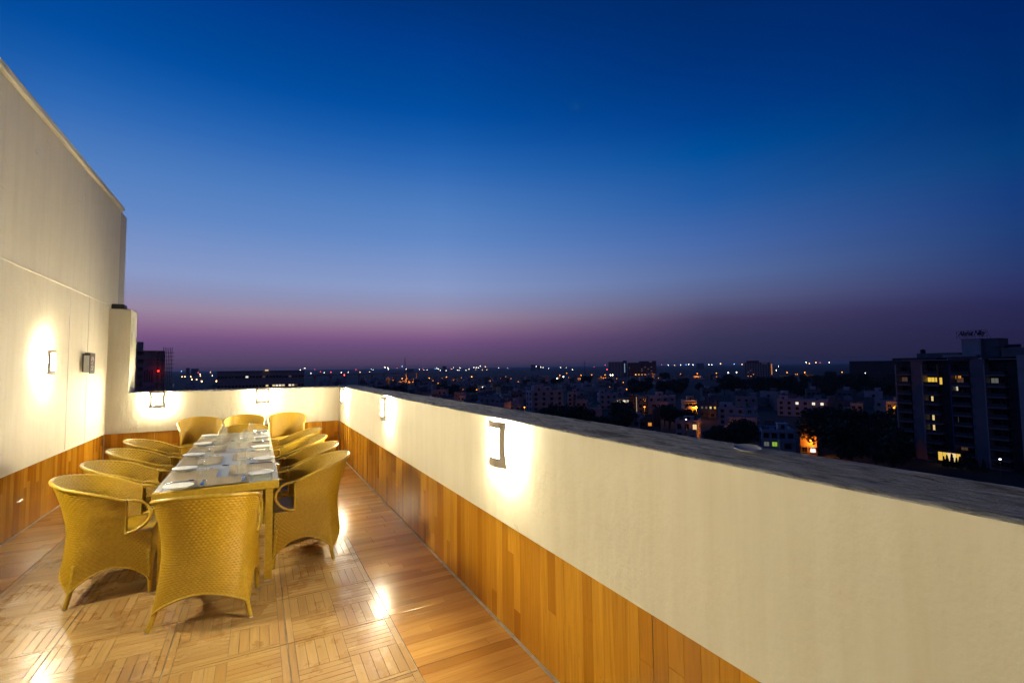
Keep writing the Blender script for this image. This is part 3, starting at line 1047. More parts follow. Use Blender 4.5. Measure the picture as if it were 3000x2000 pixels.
def tank(par, x, y, z, r_=.62, h_=1.25):
    key = ('tank', r_, h_)
    if key not in SH:
        SH[key] = MB().lathe([(.001, 0), (r_, 0), (r_, h_*.78), (r_*.55, h_*.95), (r_*.3, h_), (.001, h_)], 12).mesh('water_tank', CW['tank'])
    obj('water_tank', SH[key], par, (x, y, z))

def house(label, u0, u1, vtop, H, yaw=0, depth=10, wall='white', cols=3, lights=None, cabin=None, tanks=1, base='house',
          shade=True, balc=(), skip=(), winw=1.4, winh=1.35, group=None, name=None, r=None, parapet=True, floors=None):
    um = (u0+u1)/2
    if r is None: r = r_for(um, vtop, GZ+H)
    else:
        H = at_r(um, vtop, r).z-GZ
    a, b2 = at_r(u0, vtop, r), at_r(u1, vtop, r)
    W = (b2-a).length
    ya = R(yaw)
    w = max(2.5, (W-depth*abs(math.sin(ya)))/math.cos(ya))
    az = azim(um)
    p = at_r(um, vtop, r)
    # middle of the visible outline sits on the line of sight
    t = thing(name or 'house', label, base, (p.x, p.y, GZ), -az+ya, group)
    dx = 0
    dy = 0
    zr = H-(.9 if parapet else 0)
    obj('wall', MB().box(-w/2, w/2, 0, depth, -.6, zr).mesh('wall', CW[wall]), t)
    if parapet:
        pb = MB()
        e = .16
        o_ = .05
        pb.box(-w/2-o_, w/2+o_, -o_, e, zr, H).box(-w/2-o_, w/2+o_, depth-e, depth+o_, zr, H)
        pb.box(-w/2-o_, -w/2+e, e, depth-e, zr, H).box(w/2-e, w/2+o_, e, depth-e, zr, H)
        obj('parapet', pb.mesh('parapet', CW[wall]), t)
    n = floors or max(1, round(zr/3.15))
    fh = zr/n
    lights = lights or {}
    for f in range(n):
        for cI in range(cols):
            if (f, cI) in skip: continue
            x = -w/2+w*(cI+.5)/cols
            z = f*fh+.95
            window(t, x, -.001, z, winw, winh, lights.get((f, cI)), shade)
    if yaw:                                       # the other wall one can see
        s = 1 if yaw < 0 else -1
        for f in range(n):
            for cI in range(max(1, int(depth/4.5))):
                window(t, s*-1*(w/2+.001) if False else (-(w/2+.001) if yaw > 0 else w/2+.001), depth*(cI+.5)/max(1, int(depth/4.5)), f*fh+.95, winw, winh,
                       lights.get((f, 's')), shade, PI*1.5 if yaw > 0 else PI/2)
    for (f, x0, x1) in balc:
        z = f*fh
        obj('balcony', MB().box(-w/2+w*x0, -w/2+w*x1, -1.3, 0, z-.12, z+.06).box(-w/2+w*x0, -w/2+w*x1, -1.3, -1.2, z+.06, z+.95)
            .mesh('balcony', CW[wall]), t)
    if cabin:
        for (x0, x1, h_) in cabin:
            cw = w*(x1-x0)
            cb = obj('stair_cabin', MB().box(-w/2+w*x0, -w/2+w*x1, depth*.25, depth*.25+max(3, cw*.8), zr, zr+h_)
                     .box(-w/2+w*x0-.25, -w/2+w*x1+.25, depth*.25-.25, depth*.25+max(3, cw*.8)+.25, zr+h_, zr+h_+.14).mesh('stair_cabin', CW[wall]), t)
            window(t, -w/2+w*(x0+x1)/2, depth*.25-.001, zr+.1, .9, 1.9)
    for q in range(tanks):
        tank(t, w*(.3-.22*q), depth*.6, zr)
    if parapet and name is None:
        rw = random.Random(int(u0*7+vtop))
        if rw.random() < .75 and n > 1 and w > 6:     # a lower wing in front with a terrace on top
            wx0 = rw.choice((-w/2-rw.uniform(0, 2), w*rw.uniform(-.1, .15)))
            wx1 = wx0+w*rw.uniform(.3, .5)
            wh_ = fh*(n-1 if rw.random() < .45 else max(1, n-2))+.1
            wd_ = rw.uniform(2.4, 4.2)
            wg = obj('wing', MB().box(wx0, wx1, -wd_, -.002, -.6, wh_).box(wx0-.1, wx1+.1, -wd_-.1, -wd_+.1, wh_, wh_+.85).box(wx1-.1, wx1+.1, -wd_+.1, -.002, wh_, wh_+.85)
                     .box(wx0-.1, wx0+.1, -wd_+.1, -.002, wh_, wh_+.85).mesh('wing', CW[rw.choice((wall, 'pale', 'cream', 'grey'))]), t)
            for f in range(int(wh_/fh)):
                window(t, (wx0+wx1)/2, -wd_-.001, f*fh+.95, min(2.2, (wx1-wx0)*.4), 1.4, None, rw.random() < .6)
        cl_ = MB()
        for q in range(rw.randrange(3, 7)):
            x, y = rw.uniform(-w*.42, w*.38), rw.uniform(depth*.15, depth*.8)
            hh = rw.uniform(.5, 1.8)
            cl_.box(x, x+rw.uniform(.4, 2.2), y, y+rw.uniform(.4, 1.5), zr, zr+hh)
        for q in range(3):
            x, y = rw.uniform(-w*.45, w*.45), rw.uniform(.3, depth*.8)
            cl_.tube([(x, y, zr), (x, y, zr+rw.uniform(2, 4))], .05, 4)
        obj('roof_clutter', cl_.mesh('roof_clutter', CW[rw.choice(('grey', 'pale', 'brown'))]), t)
    t['rr'] = r
    del t['rr']
    return t, w, zr, fh

# ---- houses one can pick out
house('white four storey house with balconies left of the dark trees', 1549, 1660, 1142.5, 15.5, 24, 9, 'white', 4, None,
      [(.12, .42, 3.6), (.42, .68, 2.5)], 2, balc=((1, .08, .30), (2, .08, .30), (3, .08, .30)), winw=1.5)
house('bluish white house with a tall stair cabin beside the four storey house', 1663, 1690, 1149, 12, 0, 9, 'white', 2, None, [(.55, .95, 2.6)], 1)
house('pinkish low house with one dark upright window behind the trees', 1683, 1722, 1170, 8.6, -8, 9, 'pink', 2, None, None, 1)
house('white house with a flat roof room behind the green roofed pavilion', 1752, 1812, 1151, 11, 10, 10, 'white', 3, {(1, 2): 'dim'}, [(.05, .35, 2.6)], 1)
t, w, zr, fh = house('house with two brightly lit balcony floors', 1806, 1848, 1166, 10.5, 0, 9, 'cream', 3,
      {(2, 0): 'white', (2, 1): 'white', (2, 2): 'white', (1, 1): 'white', (1, 2): 'white', (1, 0): 'dimwhite'}, None, 0, winw=2.0, winh=2.0, shade=False,
      balc=((1, 0, 1), (2, 0, 1)))
t, w, zr, fh = house('dark slatted stair tower with one thin bright strip', 1841, 1869, 1157, 12.5, 0, 7, 'dark', 1, None, None, 0, winw=.5, winh=2.4, shade=False, parapet=False, name='stair_tower', base='tower')
for i in range(9):
    obj('slat', MB().box(-w/2+w*(i+.35)/9, -w/2+w*(i+.55)/9, -.22, -.02, .5, zr-.3).mesh('slat', CW['brown']), t)
obj('light_strip', MB().box(w*.30, w*.36, -.30, -.23, zr*.25, zr*.92).mesh('light_strip', lit('strip', (.9, .8, .55), .35)), t)
house('narrow house washed orange by the street lamp next to the stair tower', 1870, 1894, 1160, 11, 0, 9, 'cream', 2, None, None, 1, balc=((1, 0, 1),))
house('wide bluish white house with a square roof cabin', 1893, 1984, 1158, 11, 14, 9, 'white', 4, None, [(.34, .58, 2.7)], 1)
house('pinkish house with a blank front wall below the bluish one', 1924, 1958, 1176, 8.5, 0, 8, 'pink', 2, {}, None, 0, skip=((1, 0),))
house('house glowing orange under a street lamp', 2000, 2046, 1172, 10.5, 12, 9, 'cream', 3, None, [(.3, .85, 2.8)], 0, balc=((1, .2, 1), (2, .2, 1)))
house('low dark house with a white roof box near the coping', 1826, 1880, 1222, 7.5, -10, 10, 'white', 2, None, [(.4, .95, 2.4)], 2)
house('dark house with a maroon round tower and one glowing doorway', 1872, 1935, 1226, 7.0, 0, 9, 'brown', 3, {(1, 1): 'orange'}, None, 0)
mt_ = at_r(1923, 1200, r_for(1900, 1226, GZ+7)-1.2)
obj('round_tower', MB().lathe([(.001, -.5), (1.45, -.5), (1.45, 10.6), (1.25, 11.3), (.7, 11.75), (.001, 11.9)], 20).mesh('round_tower', CW['maroon'], True), None,
    (mt_.x, mt_.y, GZ), 0, 'maroon round topped tower beside the glowing doorway', 'tower')
house('brownish house with one tall lit window close behind the coping', 1974, 2050, 1230, 8.0, -6, 10, 'pink', 3, {(1, 2): 'warm'}, [(.35, .75, 1.9)], 1, winh=1.9)
house('dark house with four small lit windows in a row', 2050, 2100, 1177, 8.5, 0, 9, 'grey', 4, {(1, 0): 'dimwhite', (1, 1): 'dimwhite', (1, 2): 'warm', (1, 3): 'yellow'}, None, 1, winw=.9, winh=1.2)
house('long white roof house with a dark door', 2096, 2214, 1193, 8.8, -10, 10, 'white', 4, None, [(.02, .35, 2.6)], 1)
house('house with a green edged roof in front of the long white one', 2132, 2220, 1222, 7.6, -6, 9, 'pale', 4, None, None, 0)
house('white house with one green lit window near the coping', 2222, 2337, 1258, 8.8, 10, 11, 'white', 4, {(1, 1): 'green', (1, 0): 'dimwhite'}, [(.55, .85, 2.4)], 2)
house('dark house with a row of very bright kitchen windows', 2236, 2300, 1240, 8.0, 0, 9, 'grey', 5, {(1, 0): 'white', (1, 1): 'warm', (1, 2): 'white', (1, 4): 'warm'}, None, 1, winw=.9, winh=1.0)
house('long white house with three bright windows below the black trees', 2271, 2422, 1170, 9.4, -7, 10, 'white', 6, {(2, 2): 'white', (2, 4): 'white', (2, 5): 'white'}, [(.02, .2, 2.5)], 1, floors=3)
t, w, zr, fh = house('low house with a floodlit pale side wall and orange window', 2345, 2436, 1203, 7.8, -12, 9, 'pale', 4, {(1, 0): 'orange', (1, 2): 'warm'}, None, 0, skip=((0, 0), (0, 1), (1, 1)))
obj('eaves_slab', MB().box(-w/2-.8, w/2+.8, -1.6, .0, zr+.15, zr+.35).mesh('eaves_slab', CW['white']), t)
house('small house with a lit porch in front of the trees', 2491, 2528, 1181, 7.0, 0, 7, 'cream', 2, {(0, 0): 'dim'}, None, 1)
house('tall blank brown wall house lit orange at its foot', 2342, 2390, 1241, 10.0, 0, 9, 'brown', 2, {(0, 1): 'cold'}, None, 0, skip=((2, 0), (2, 1), (1, 0), (1, 1)))
house('orange lit house at the foot of the apartment tower', 2596, 2650, 1176, 9.5, 0, 9, 'cream', 3, None, [(.4, .8, 2.2)], 0, balc=((1, 0, 1), (2, 0, 1)))
house('low shed with a yellowish lit wall above the coping', 1474, 1526, 1186, 6.0, 0, 8, 'cream', 3, {(0, 0): 'warm', (0, 2): 'white'}, None, 0, winw=.9, winh=.9)
house('dark house with a white lamp on its wall', 1425, 1475, 1158, 8.0, -8, 9, 'pale', 3, None, [(.5, .85, 2.3)], 1)

# pavilion with a green hipped roof
pr = r_for(1745, 1195, GZ+6.3)
p = at_r(1745, 1195, pr)
t = thing('pavilion', 'small pavilion with a green hipped roof on pillars', 'pavilion', (p.x, p.y, GZ), -azim(1745))
pw = 36*pr/1411*.95
obj('base', MB().box(-pw/2, pw/2, 0, pw*.8, -.5, 6.2).mesh('base', CW['pink']), t)
for sx_ in (-1, 1):
    for yy in (.15, pw*.8-.4):
        obj('pillar', MB().box(sx_*pw*.42-.15, sx_*pw*.42+.15, yy, yy+.3, 6.2, 8.2).mesh('pillar', CW['cream']), t)
obj('roof', MB().add([(-pw*.58,-.5,8.2),(pw*.58,-.5,8.2),(pw*.58,pw*.9,8.2),(-pw*.58,pw*.9,8.2),(-pw*.12,pw*.2,9.9),(pw*.12,pw*.2,9.9)],
    [(3,2,1,0),(0,1,5,4),(1,2,5),(2,3,4,5),(3,0,4)]).mesh('roof', CW['green']), t)

# ---- far big buildings
def far_block(name, label, u0, u1, vtop, vbase_r, wall, rows_, cols_, depth=18, lightset=None, parts=None, ww=1.6, wh=1.4):
    r = vbase_r
    um = (u0+u1)/2
    top = at_r(um, vtop, r).z
    H = top-GZ
    W = (at_r(u1, vtop, r)-at_r(u0, vtop, r)).length
    p = at_r(um, vtop, r)
    t = thing(name, label, 'building', (p.x, p.y, GZ), -azim(um))
    obj('wall', MB().box(-W/2, W/2, 0, depth, -.5, H).mesh('wall', CW[wall]), t)
    obj('roof_edge', MB().box(-W/2-.5, W/2+.5, -.5, depth+.5, H, H+.7).mesh('roof_edge', CW['brown']), t)
    for f in range(rows_):
        for c_ in range(cols_):
            lt = (lightset or {}).get((f, c_))
            window(t, -W/2+W*(c_+.5)/cols_, -.001, H*(f+.35)/rows_, ww, wh, lt)
    return t, W, H
rl = random.Random(11)
t, W, H = far_block('hospital_building', 'large institutional block with teal left part on the horizon', 1782, 1836, 1060.5, 1390, 'pale', 8, 6, 25, None, None, 3, 2)
obj('lift_tower', MB().box(W*.30, W*.5, -3, 12, 0, H+4).mesh('lift_tower', CW['blue']), t)
obj('light_column', MB().box(W*.36, W*.40, -3.4, -3.05, H*.25, H*.9).mesh('light_column', lit('col', (.6, .9, 1), .35)), t)
t, W, H = far_block('brick_block', 'wide brick red block with orange lit base on the horizon', 1838, 1922, 1062.5, 1395, 'brick', 7, 9, 25,
      {(0, 2): 'orange', (0, 3): 'yellow', (0, 4): 'orange', (0, 5): 'orange', (0, 6): 'yellow', (0, 7): 'orange', (2, 4): 'dim', (3, 4): 'dim', (3, 6): 'dim', (4, 5): 'dim', (2, 7): 'dim', (4, 7): 'dim'}, None, 4, 3)
obj('roof_room', MB().box(-W*.10, W*.25, 2, 14, H, H+4.5).mesh('roof_room', CW['blue']), t)
obj('corner_tower', MB().box(W*.36, W*.5, -2, 12, 0, H+5).mesh('corner_tower', CW['brick']), t)
ls = {(rl.randrange(8), rl.randrange(11)): 'dim' for _ in range(5)}
t, W, H = far_block('hotel_slab', 'pale hotel block with a grid of windows on the horizon', 2180, 2262, 1062.5, 1225, 'pale', 8, 11, 22, ls, None, 2.4, 2.2)
obj('roof_room', MB().box(-W*.42, W*.03, 3, 15, H, H+5).mesh('roof_room', CW['maroon']), t)
sg = obj('lit_stair', MB().box(W*.44, W*.5, -.35, -.05, 4, H*.82).mesh('lit_stair', CW['dark']), t)
for q in range(9):
    obj('pane', MB().box(W*.45, W*.49, -.5, -.36, 5+q*H*.085, 5+q*H*.085+H*.055).mesh('pane', LIT['orange']), sg)
t, W, H = far_block('long_hall', 'long low dark hall with a row of lit windows behind the far wall', 641, 896, 1088.5, 560, 'pink', 3, 26, 30,
      {(2, 8): 'white', (2, 13): 'dim', (1, 14): 'warm', (1, 16): 'warm', (1, 17): 'white', (1, 18): 'white', (1, 19): 'warm', (1, 21): 'white', (1, 22): 'warm', (1, 23): 'dim', (2, 21): 'dim'}, None, 2.2, 1.8)
obj('roof_light', MB().box(W*.03, W*.07, -1.5, -.6, H+.8, H+2.0).mesh('roof_light', LIT['warm']), t)
t, W, H = far_block('flat_roof_hall', 'long flat roofed dark hall left of the apartment tower', 2486, 2640, 1058, 900, 'dark', 3, 8, 30, None)
for i, (u0, u1, v) in enumerate([(1555, 1568, 1068.5), (1573, 1583, 1071), (1192, 1212, 1080.5), (1296, 1308, 1072.5), (545, 556, 1078), (560, 582, 1080), (2040, 2062, 1064)]):
    far_block('distant_block', 'pale shape of a distant block, %s along the skyline' % ['first of a close pair', 'second of a close pair', 'beside the lattice mast', 'alone near the pink glow', 'narrow at the far left', 'wide at the far left', 'right of the brick block'][i],
              u0, u1, v, 3300, 'grey', 1, 1, 25)

# ---- unfinished building with scaffolding (left)
r_ = 243
um = 452
p = at_r(um, 1027, r_)
Hc = p.z-GZ
t = thing('unfinished_building', 'unfinished concrete block with scaffolding and a hanging banner at the far left', 'building', (p.x, p.y, GZ), -azim(um))
px = r_/1411*1.06
def ux(u): return (at_r(u, 1060, r_)-at_r(um, 1060, r_)).length*(1 if u > um else -1)
x0, x1 = ux(372), ux(482)
nf = 12
fh = Hc/nf
for f in range(nf):
    z = f*fh
    obj('floor_slab', MB().box(x0, x1, -.6, 14, z+fh-.35, z+fh).mesh('floor_slab', CW['conc']), t)
    obj('spandrel', MB().box(x0, ux(424), -.3, -.1, z-.001, z+1.15).mesh('spandrel', CW['conc']), t)
for u in (398, 425, 431, 439, 449, 457, 470, 481):
    obj('column', MB().box(ux(u)-.35, ux(u)+.35, -.2, .5, 0, Hc-.36).mesh('column', CW['conc']), t)
obj('infill_wall', MB().box(ux(438.5), ux(450), .5, .7, 0, Hc-.36).mesh('infill_wall', CW['conc']), t)
obj('infill_wall', MB().box(x0, x1, 9, 9.2, 0, Hc-.36).mesh('infill_wall', CW['conc']), t)
obj('roof_room', MB().box(ux(385), ux(419), 1, 8, Hc, Hc+3.5).mesh('roof_room', CW['conc']), t)
bn = obj('banner', MB().box(ux(420.5), ux(455), -1.0, -.95, Hc-15.6, Hc-6.0).mesh('banner', simple('banner_cloth', (.42, .36, .40), .7, var=.05)), t)
for j in range(4):
    obj('printed_tower', MB().box(ux(424+j*7), ux(429+j*7), -1.03, -1.005, Hc-12.6, Hc-8+(.4 if j % 2 else 0)).mesh('printed_tower', simple('banner_print', (.16, .14, .14), .7)), bn)
obj('printed_text', MB().box(ux(428), ux(452), -1.03, -1.005, Hc-14.6, Hc-14.3).box(ux(428), ux(450), -1.03, -1.005, Hc-15.1, Hc-14.9).mesh('printed_text', simple('banner_print2', (.25, .2, .25), .7)), bn)
sc = MB()
xs_ = [ux(u) for u in (478, 483, 488, 493, 498, 503)]
for x in xs_:
    for y in (-2.2, -.9): sc.tube([(x, y, 0), (x+.1, y, Hc+1+2*noise.noise((x, y, 0)))], .09, 5)
for f in range(int(Hc/1.55)):
    z = 1.2+f*1.55
    for y in (-2.2, -.9): sc.tube([(xs_[0]-.6, y, z), (xs_[-1]+.9, y, z+.1)], .07, 5)
    for x in xs_: sc.tube([(x, -2.6, z), (x, .2, z)], .06, 4)
obj('scaffolding', sc.mesh('scaffolding', CW['bamboo']), t)
al = MB().lathe([(.001, 0), (.28, .05), (.32, .3), (.2, .55), (.001, .6)], 10)
obj('warning_light', al.mesh('warning_light', lit('red', (1, .02, .01), 9)), t, (ux(465.5), -2.9, at_r(465, 1088.5, r_).z-GZ))

# ---- apartment tower on the right (front runs parallel to the terrace)
TXX = 178.0
def fy(u, v=1200): return at_x(u, v, TXX).y
def fz(v, u=2750): return at_x(u, v, TXX).z-GZ
t = thing('apartment_tower', 'tall dark apartment block with two pale piers and a roof sign at the right edge', 'building', (TXX, 0, GZ), 0)
Yl, Yr = fy(2633, 1150), 22
FL = [fz(v) for v in (1326, 1298, 1270, 1241, 1213, 1185, 1157, 1129, 1098, 1067)]
FL = [0]+FL
top = fz(1050)
obj('wall', MB().box(2.2, 20, Yr, Yl-.3, -.5, top-.5).mesh('wall', CW['dark']), t)
def ybox(name, u0, u1, x0, x1, z0, z1, m_, v=1200, par=None):
    a, b_ = at_x(u0, v, TXX).y, at_x(u1, v, TXX).y
    return obj(name, MB().box(x0, x1, b_, a, z0, z1).mesh(name, m_), par or t)
ybox('pier', 2677, 2713, -.5, 2.3, 0, fz(1056), CW['pier'])
ybox('pier', 2851, 2896, -.5, 2.3, 0, fz(1053), CW['pier'])
ybox('roof_slab', 2628, 2758, -1.2, 6, top-.4, top+.35, CW['dark'])
ybox('roof_slab', 2790, 2850, -.8, 6, top-.9, top-.1, CW['dark'])
ybox('roof_slab', 2890, 3060, -.6, 8, top-.4, top+.5, CW['dark'])
ybox('penthouse', 2672, 2795, 3, 12, top, top+1.7, CW['grey'], 1040)
ybox('roof_terrace_wall', 2762, 2862, -.2, 3, top+.36, top+1.0, CW['pale'], 1040)
tb = ybox('tank_block', 2808, 2864, 2, 10, top, fz(995), CW['pale'], 1010)
ybox('tank_block', 2864.5, 2913, 3, 10, top, fz(996), CW['grey'], 1010)
ybox('right_block', 2940, 3100, -1.5, 8, top+.2, fz(1018, 2980), CW['grey'], 1030)
ybox('right_block', 2986, 3100, -2.2, -1.55, 0, fz(1040, 2980), CW['pale'], 1030)
obj('satellite_dish', MB().lathe([(.001, 0), (.5, .08), (.9, .3)], 14).mesh('satellite_dish', CW['pale'], True), t, (2.5, fy(2913, 1018), fz(1018, 2913)))
tank(t, 4, fy(2685, 1025), top+1.7, .7, 1.3)
obj('solar_heater', MB().tube([(0, -1.6, .5), (0, 1.6, .5)], .45, 10).mesh('solar_heater', CW['tank']), t, (2, fy(2958, 1010), fz(1018, 2958)))
bays = [(2636, 2677), (2713, 2757), (2796, 2850), (2897, 2955)]
lights_t = {(8, 0): 'dim', (8, 1): 'yellow', (8, 2): 'dim', (8, 3): 'dimwhite', (6, 1): 'warm', (4, 1): 'warm', (3, 1): 'warm', (1, 2): 'dim'}
for bi, (u0, u1) in enumerate(bays):
    y1, y0 = fy(u0), fy(u1)
    for f in range(10):
        z = FL[f]
        ht = FL[f+1]-z
        sl = obj('balcony', MB().box(-1.1, 2.2, y0, y1, z-.18, z+.22).mesh('balcony', CW['pier']), t)
        obj('railing', MB().box(-1.05, -.98, y0+.1, y1-.1, z+.24, z+1.1).mesh('railing', CW['dark']), sl)
        li = lights_t.get((f, bi))
        wd = (y1-y0)
        nw = 2
        for q in range(nw):
            l_ = li if (q == 0 or li == 'yellow') else None
            yy = y1-wd*(q+.5)/nw
            o = window(t, 2.19, yy, z+.3, 1.5 if li not in ('yellow', 'warm') else (wd*.46 if li == 'yellow' else .5), 2.0, l_, False, -PI/2)
    obj('side_wall', MB().box(-1.15, 2.2, y1-.02, y1+.25, 0, FL[10]).mesh('side_wall', CW['blue'] if bi == 2 else CW['pale']), t)
obj('orange_frame', MB().box(-1.4, -.9, fy(2757)-.4, fy(2757), FL[8]-.3, FL[10]).mesh('orange_frame', simple('ochre_panel', (.30, .14, .04), .6)), t)
for (u, v, l_) in ((2787, 1108, 'orange'), (2793, 1112, 'dim'), (2802, 1108, 'orange'), (2793, 1143, 'white'), (2795, 1236, 'dimwhite'), (2792, 1256, 'white'), (2675, 1240, 'dimwhite')):
    window(t, 2.18, fy(u, v), fz(v), .7, 1.7, l_, False, -PI/2)
ybox('lobby', 2752, 2826, -3.5, 2.2, -.4, fz(1312), CW['dark'])
lb = ybox('lobby_glazing', 2757, 2822, -3.62, -3.52, .8, fz(1316), CW['frame'])
for q in range(5):
    ybox('pane', 2758+q*13, 2769.5+q*13, -3.72, -3.63, 1.0, fz(1317), LIT['yellow' if q in (0, 1, 4) else 'warm'], par=lb)
# roof sign
sy0, sy1 = fy(2885, 980), fy(2795, 980)
sg = obj('sign_frame', None, t)
mb = MB()
for z in (fz(989), fz(972.5)): mb.tube([(1.6, sy0, z), (1.6, sy1, z-.15)], .05, 5)
for q in range(5):
    y = sy0+(sy1-sy0)*q/4
    mb.tube([(1.6, y, fz(996)), (1.6, y, fz(972.5))], .04, 5)
    mb.tube([(1.6, y, fz(975)), (4.2, y, fz(996))], .035, 4)
bpy.data.objects.remove(sg)
sg = obj('sign_frame', mb.mesh('sign_frame', CW['metal']), t)
cu = bpy.data.curves.new('sign_text', 'FONT')
cu.body = 'Akshat Nilay'
cu.size = 2.05
cu.shear = .45
cu.extrude = .06
cu.offset = .035
cu.space_character = .86
cu.align_x = 'CENTER'
to = bpy.data.objects.new('tmp_text', cu)
COL.objects.link(to)
dg = bpy.context.evaluated_depsgraph_get()
tm = bpy.data.meshes.new_from_object(to.evaluated_get(dg))
bpy.data.objects.remove(to)
tm.name = 'sign_lettering'
tm.materials.clear()
tm.materials.append(CW['tank'])
lo = obj('sign_lettering', tm, sg)
lo.matrix_local = basis((0, -1, 0), (0, 0, 1), (-1, 0, 0), (1.45, (sy0+sy1)/2, fz(986.5)))
wl_ = max(v_.co.x for v_ in tm.vertices)-min(v_.co.x for v_ in tm.vertices)
sc_ = (sy1-sy0)*.93/wl_
for v_ in tm.vertices: v_.co.x *= sc_

# ---- viaduct
rv = 820
t = thing('viaduct', 'long concrete viaduct crossing behind the far wall', 'bridge')
pa, pb_ = at_r(905, 1098, rv), at_r(1260, 1097, rv*1.25)
zb = at_r(1000, 1097.5, rv).z
dv = (pb_-pa); L = math.hypot(dv.x, dv.y)
t.location = (pa.x, pa.y, GZ)
t.rotation_euler = (0, 0, math.atan2(dv.y, dv.x))
obj('deck', MB().box(0, L, -4, 4, zb-GZ-1.6, zb-GZ).box(0, L, -4.2, -4, zb-GZ-.3, zb-GZ+1).mesh('deck', CW['conc']), t)
for q in range(int(L/30)):
    obj('column', MB().box(q*30+10, q*30+12.4, -1.6, 1.6, -.5, zb-GZ-1.6).mesh('column', CW['conc']), t)

# ---- ordinary houses of the town
rh = random.Random(21)
PROT = []
def town_proto(i):
    rr = random.Random(100+i)
    w, d, h = rr.uniform(8, 15), rr.uniform(8, 12), rr.choice((6.8, 7.2, 9.8, 10.2, 10.4))
    wall = rr.choice(('white', 'pale', 'pale', 'white', 'pink', 'grey', 'cream'))
    t = thing('town_house', 'x', 'house', (0, 0, GZ), 0, 'ordinary houses of the town')
    t['label'] = '%s %s storey flat roofed house' % (wall if wall != 'pink' else 'pinkish', 'two' if h < 8 else 'three')
    mb = MB().box(-w/2, w/2, 0, d, -.5, h)
    obj('wall', mb.mesh('wall', CW[wall]), t)
    pb = MB().box(-w/2-.05, w/2+.05, -.05, .15, h, h+.9).box(-w/2-.05, -w/2+.15, .15, d, h, h+.9).box(w/2-.15, w/2+.05, .15, d, h, h+.9)
    obj('parapet', pb.mesh('parapet', CW[wall]), t)
    x = rr.uniform(-w*.3, w*.2)
    obj('stair_cabin', MB().box(x, x+3.2, d*.4, d*.4+3.5, h, h+2.6).box(x-.2, x+3.4, d*.4-.2, d*.4+3.7, h+2.6, h+2.75).mesh('stair_cabin', CW[rr.choice(('white', 'pale', 'grey'))]), t)
    tank(t, x+4.2 if x+4.2 < w/2 else x-1, d*.6, h)
    nf = round(h/3.2)
    for f in range(nf):
        for q in range(3):
            if rr.random() < .2: continue
            window(t, -w/2+w*(q+.5)/3, -.001, f*3.2+.95, 1.5, 1.4, None, rr.random() < .5)
    cl_ = MB()
    for q in range(5):
        x2, y2 = rr.uniform(-w*.42, w*.36), rr.uniform(d*.1, d*.75)
        cl_.box(x2, x2+rr.uniform(.5, 2), y2, y2+1, h, h+rr.uniform(.5, 1.8))
    cl_.tube([(w*.3, 1, h), (w*.3, 1, h+3.5)], .06, 4)
    obj('roof_clutter', cl_.mesh('roof_clutter', CW['grey']), t)
    x2 = rr.choice((-w/2, 0))
    wh_ = 3.3 if h < 8 or rr.random() < .5 else 6.5
    obj('wing', MB().box(x2, x2+w*.5, -3.2, -.002, -.5, wh_).box(x2-.1, x2+w*.5+.1, -3.3, -3.1, wh_, wh_+.85).mesh('wing', CW[rr.choice(('pale', 'cream', 'white', 'grey'))]), t)
    if rr.random() < .6:
        obj('balcony', MB().box(-w*.45, w*.1, -1.4, 0, 3.1, 3.3).box(-w*.45, w*.1, -1.4, -1.28, 3.3, 4.2).mesh('balcony', CW[wall]), t)
    return t
protos = [town_proto(i) for i in range(9)]
for p_ in protos: register(p_)
BASEL = [p_['label'] for p_ in protos]
spots = []
def try_spot(u, r, mind):
    a = azim(u)
    x, y = r*math.sin(a), r*math.cos(a)
    for (X2, Y2) in spots:
        if (X2-x)**2+(Y2-y)**2 < mind*mind: return None
    spots.append((x, y))
    return x, y
used = set()
def town(n, ulo, uhi, rlo, rhi, mind=15, zone=''):
    made = 0
    for _ in range(n*8):
        if made >= n: break
        u = rh.uniform(ulo, uhi)
        r = math.sqrt(rh.uniform(rlo**2, rhi**2))
        s_ = try_spot(u, r, mind)
        if not s_: continue
        i = rh.randrange(len(protos))
        if i not in used:
            used.add(i); o = protos[i]
        else: o = copy_tree(protos[i])
        o.location = (s_[0], s_[1], GZ+rh.uniform(-.8, .6))
        o.rotation_euler = (0, 0, -azim(u)+R(rh.choice((-24, -12, 0, 10, 22))+rh.uniform(-4, 4)))
        lb_ = BASEL[i]+' '+zone
        o['label'] = lb_
        o['group'] = lb_+' rows'
        made += 1
town(26, 1170, 1540, 285, 430, 17, 'close above the right coping')
town(46, 1060, 1850, 430, 640, 17, 'in the middle rows of the town')
town(60, 940, 2000, 640, 1050, 18, 'in the far rows of the town')
town(14, 520, 940, 620, 1050, 18, 'beyond the long hall')
town(22, 1900, 2600, 820, 1120, 18, 'behind the belt of black trees')
town(12, 2060, 2600, 330, 420, 16, 'in front of the belt of black trees')

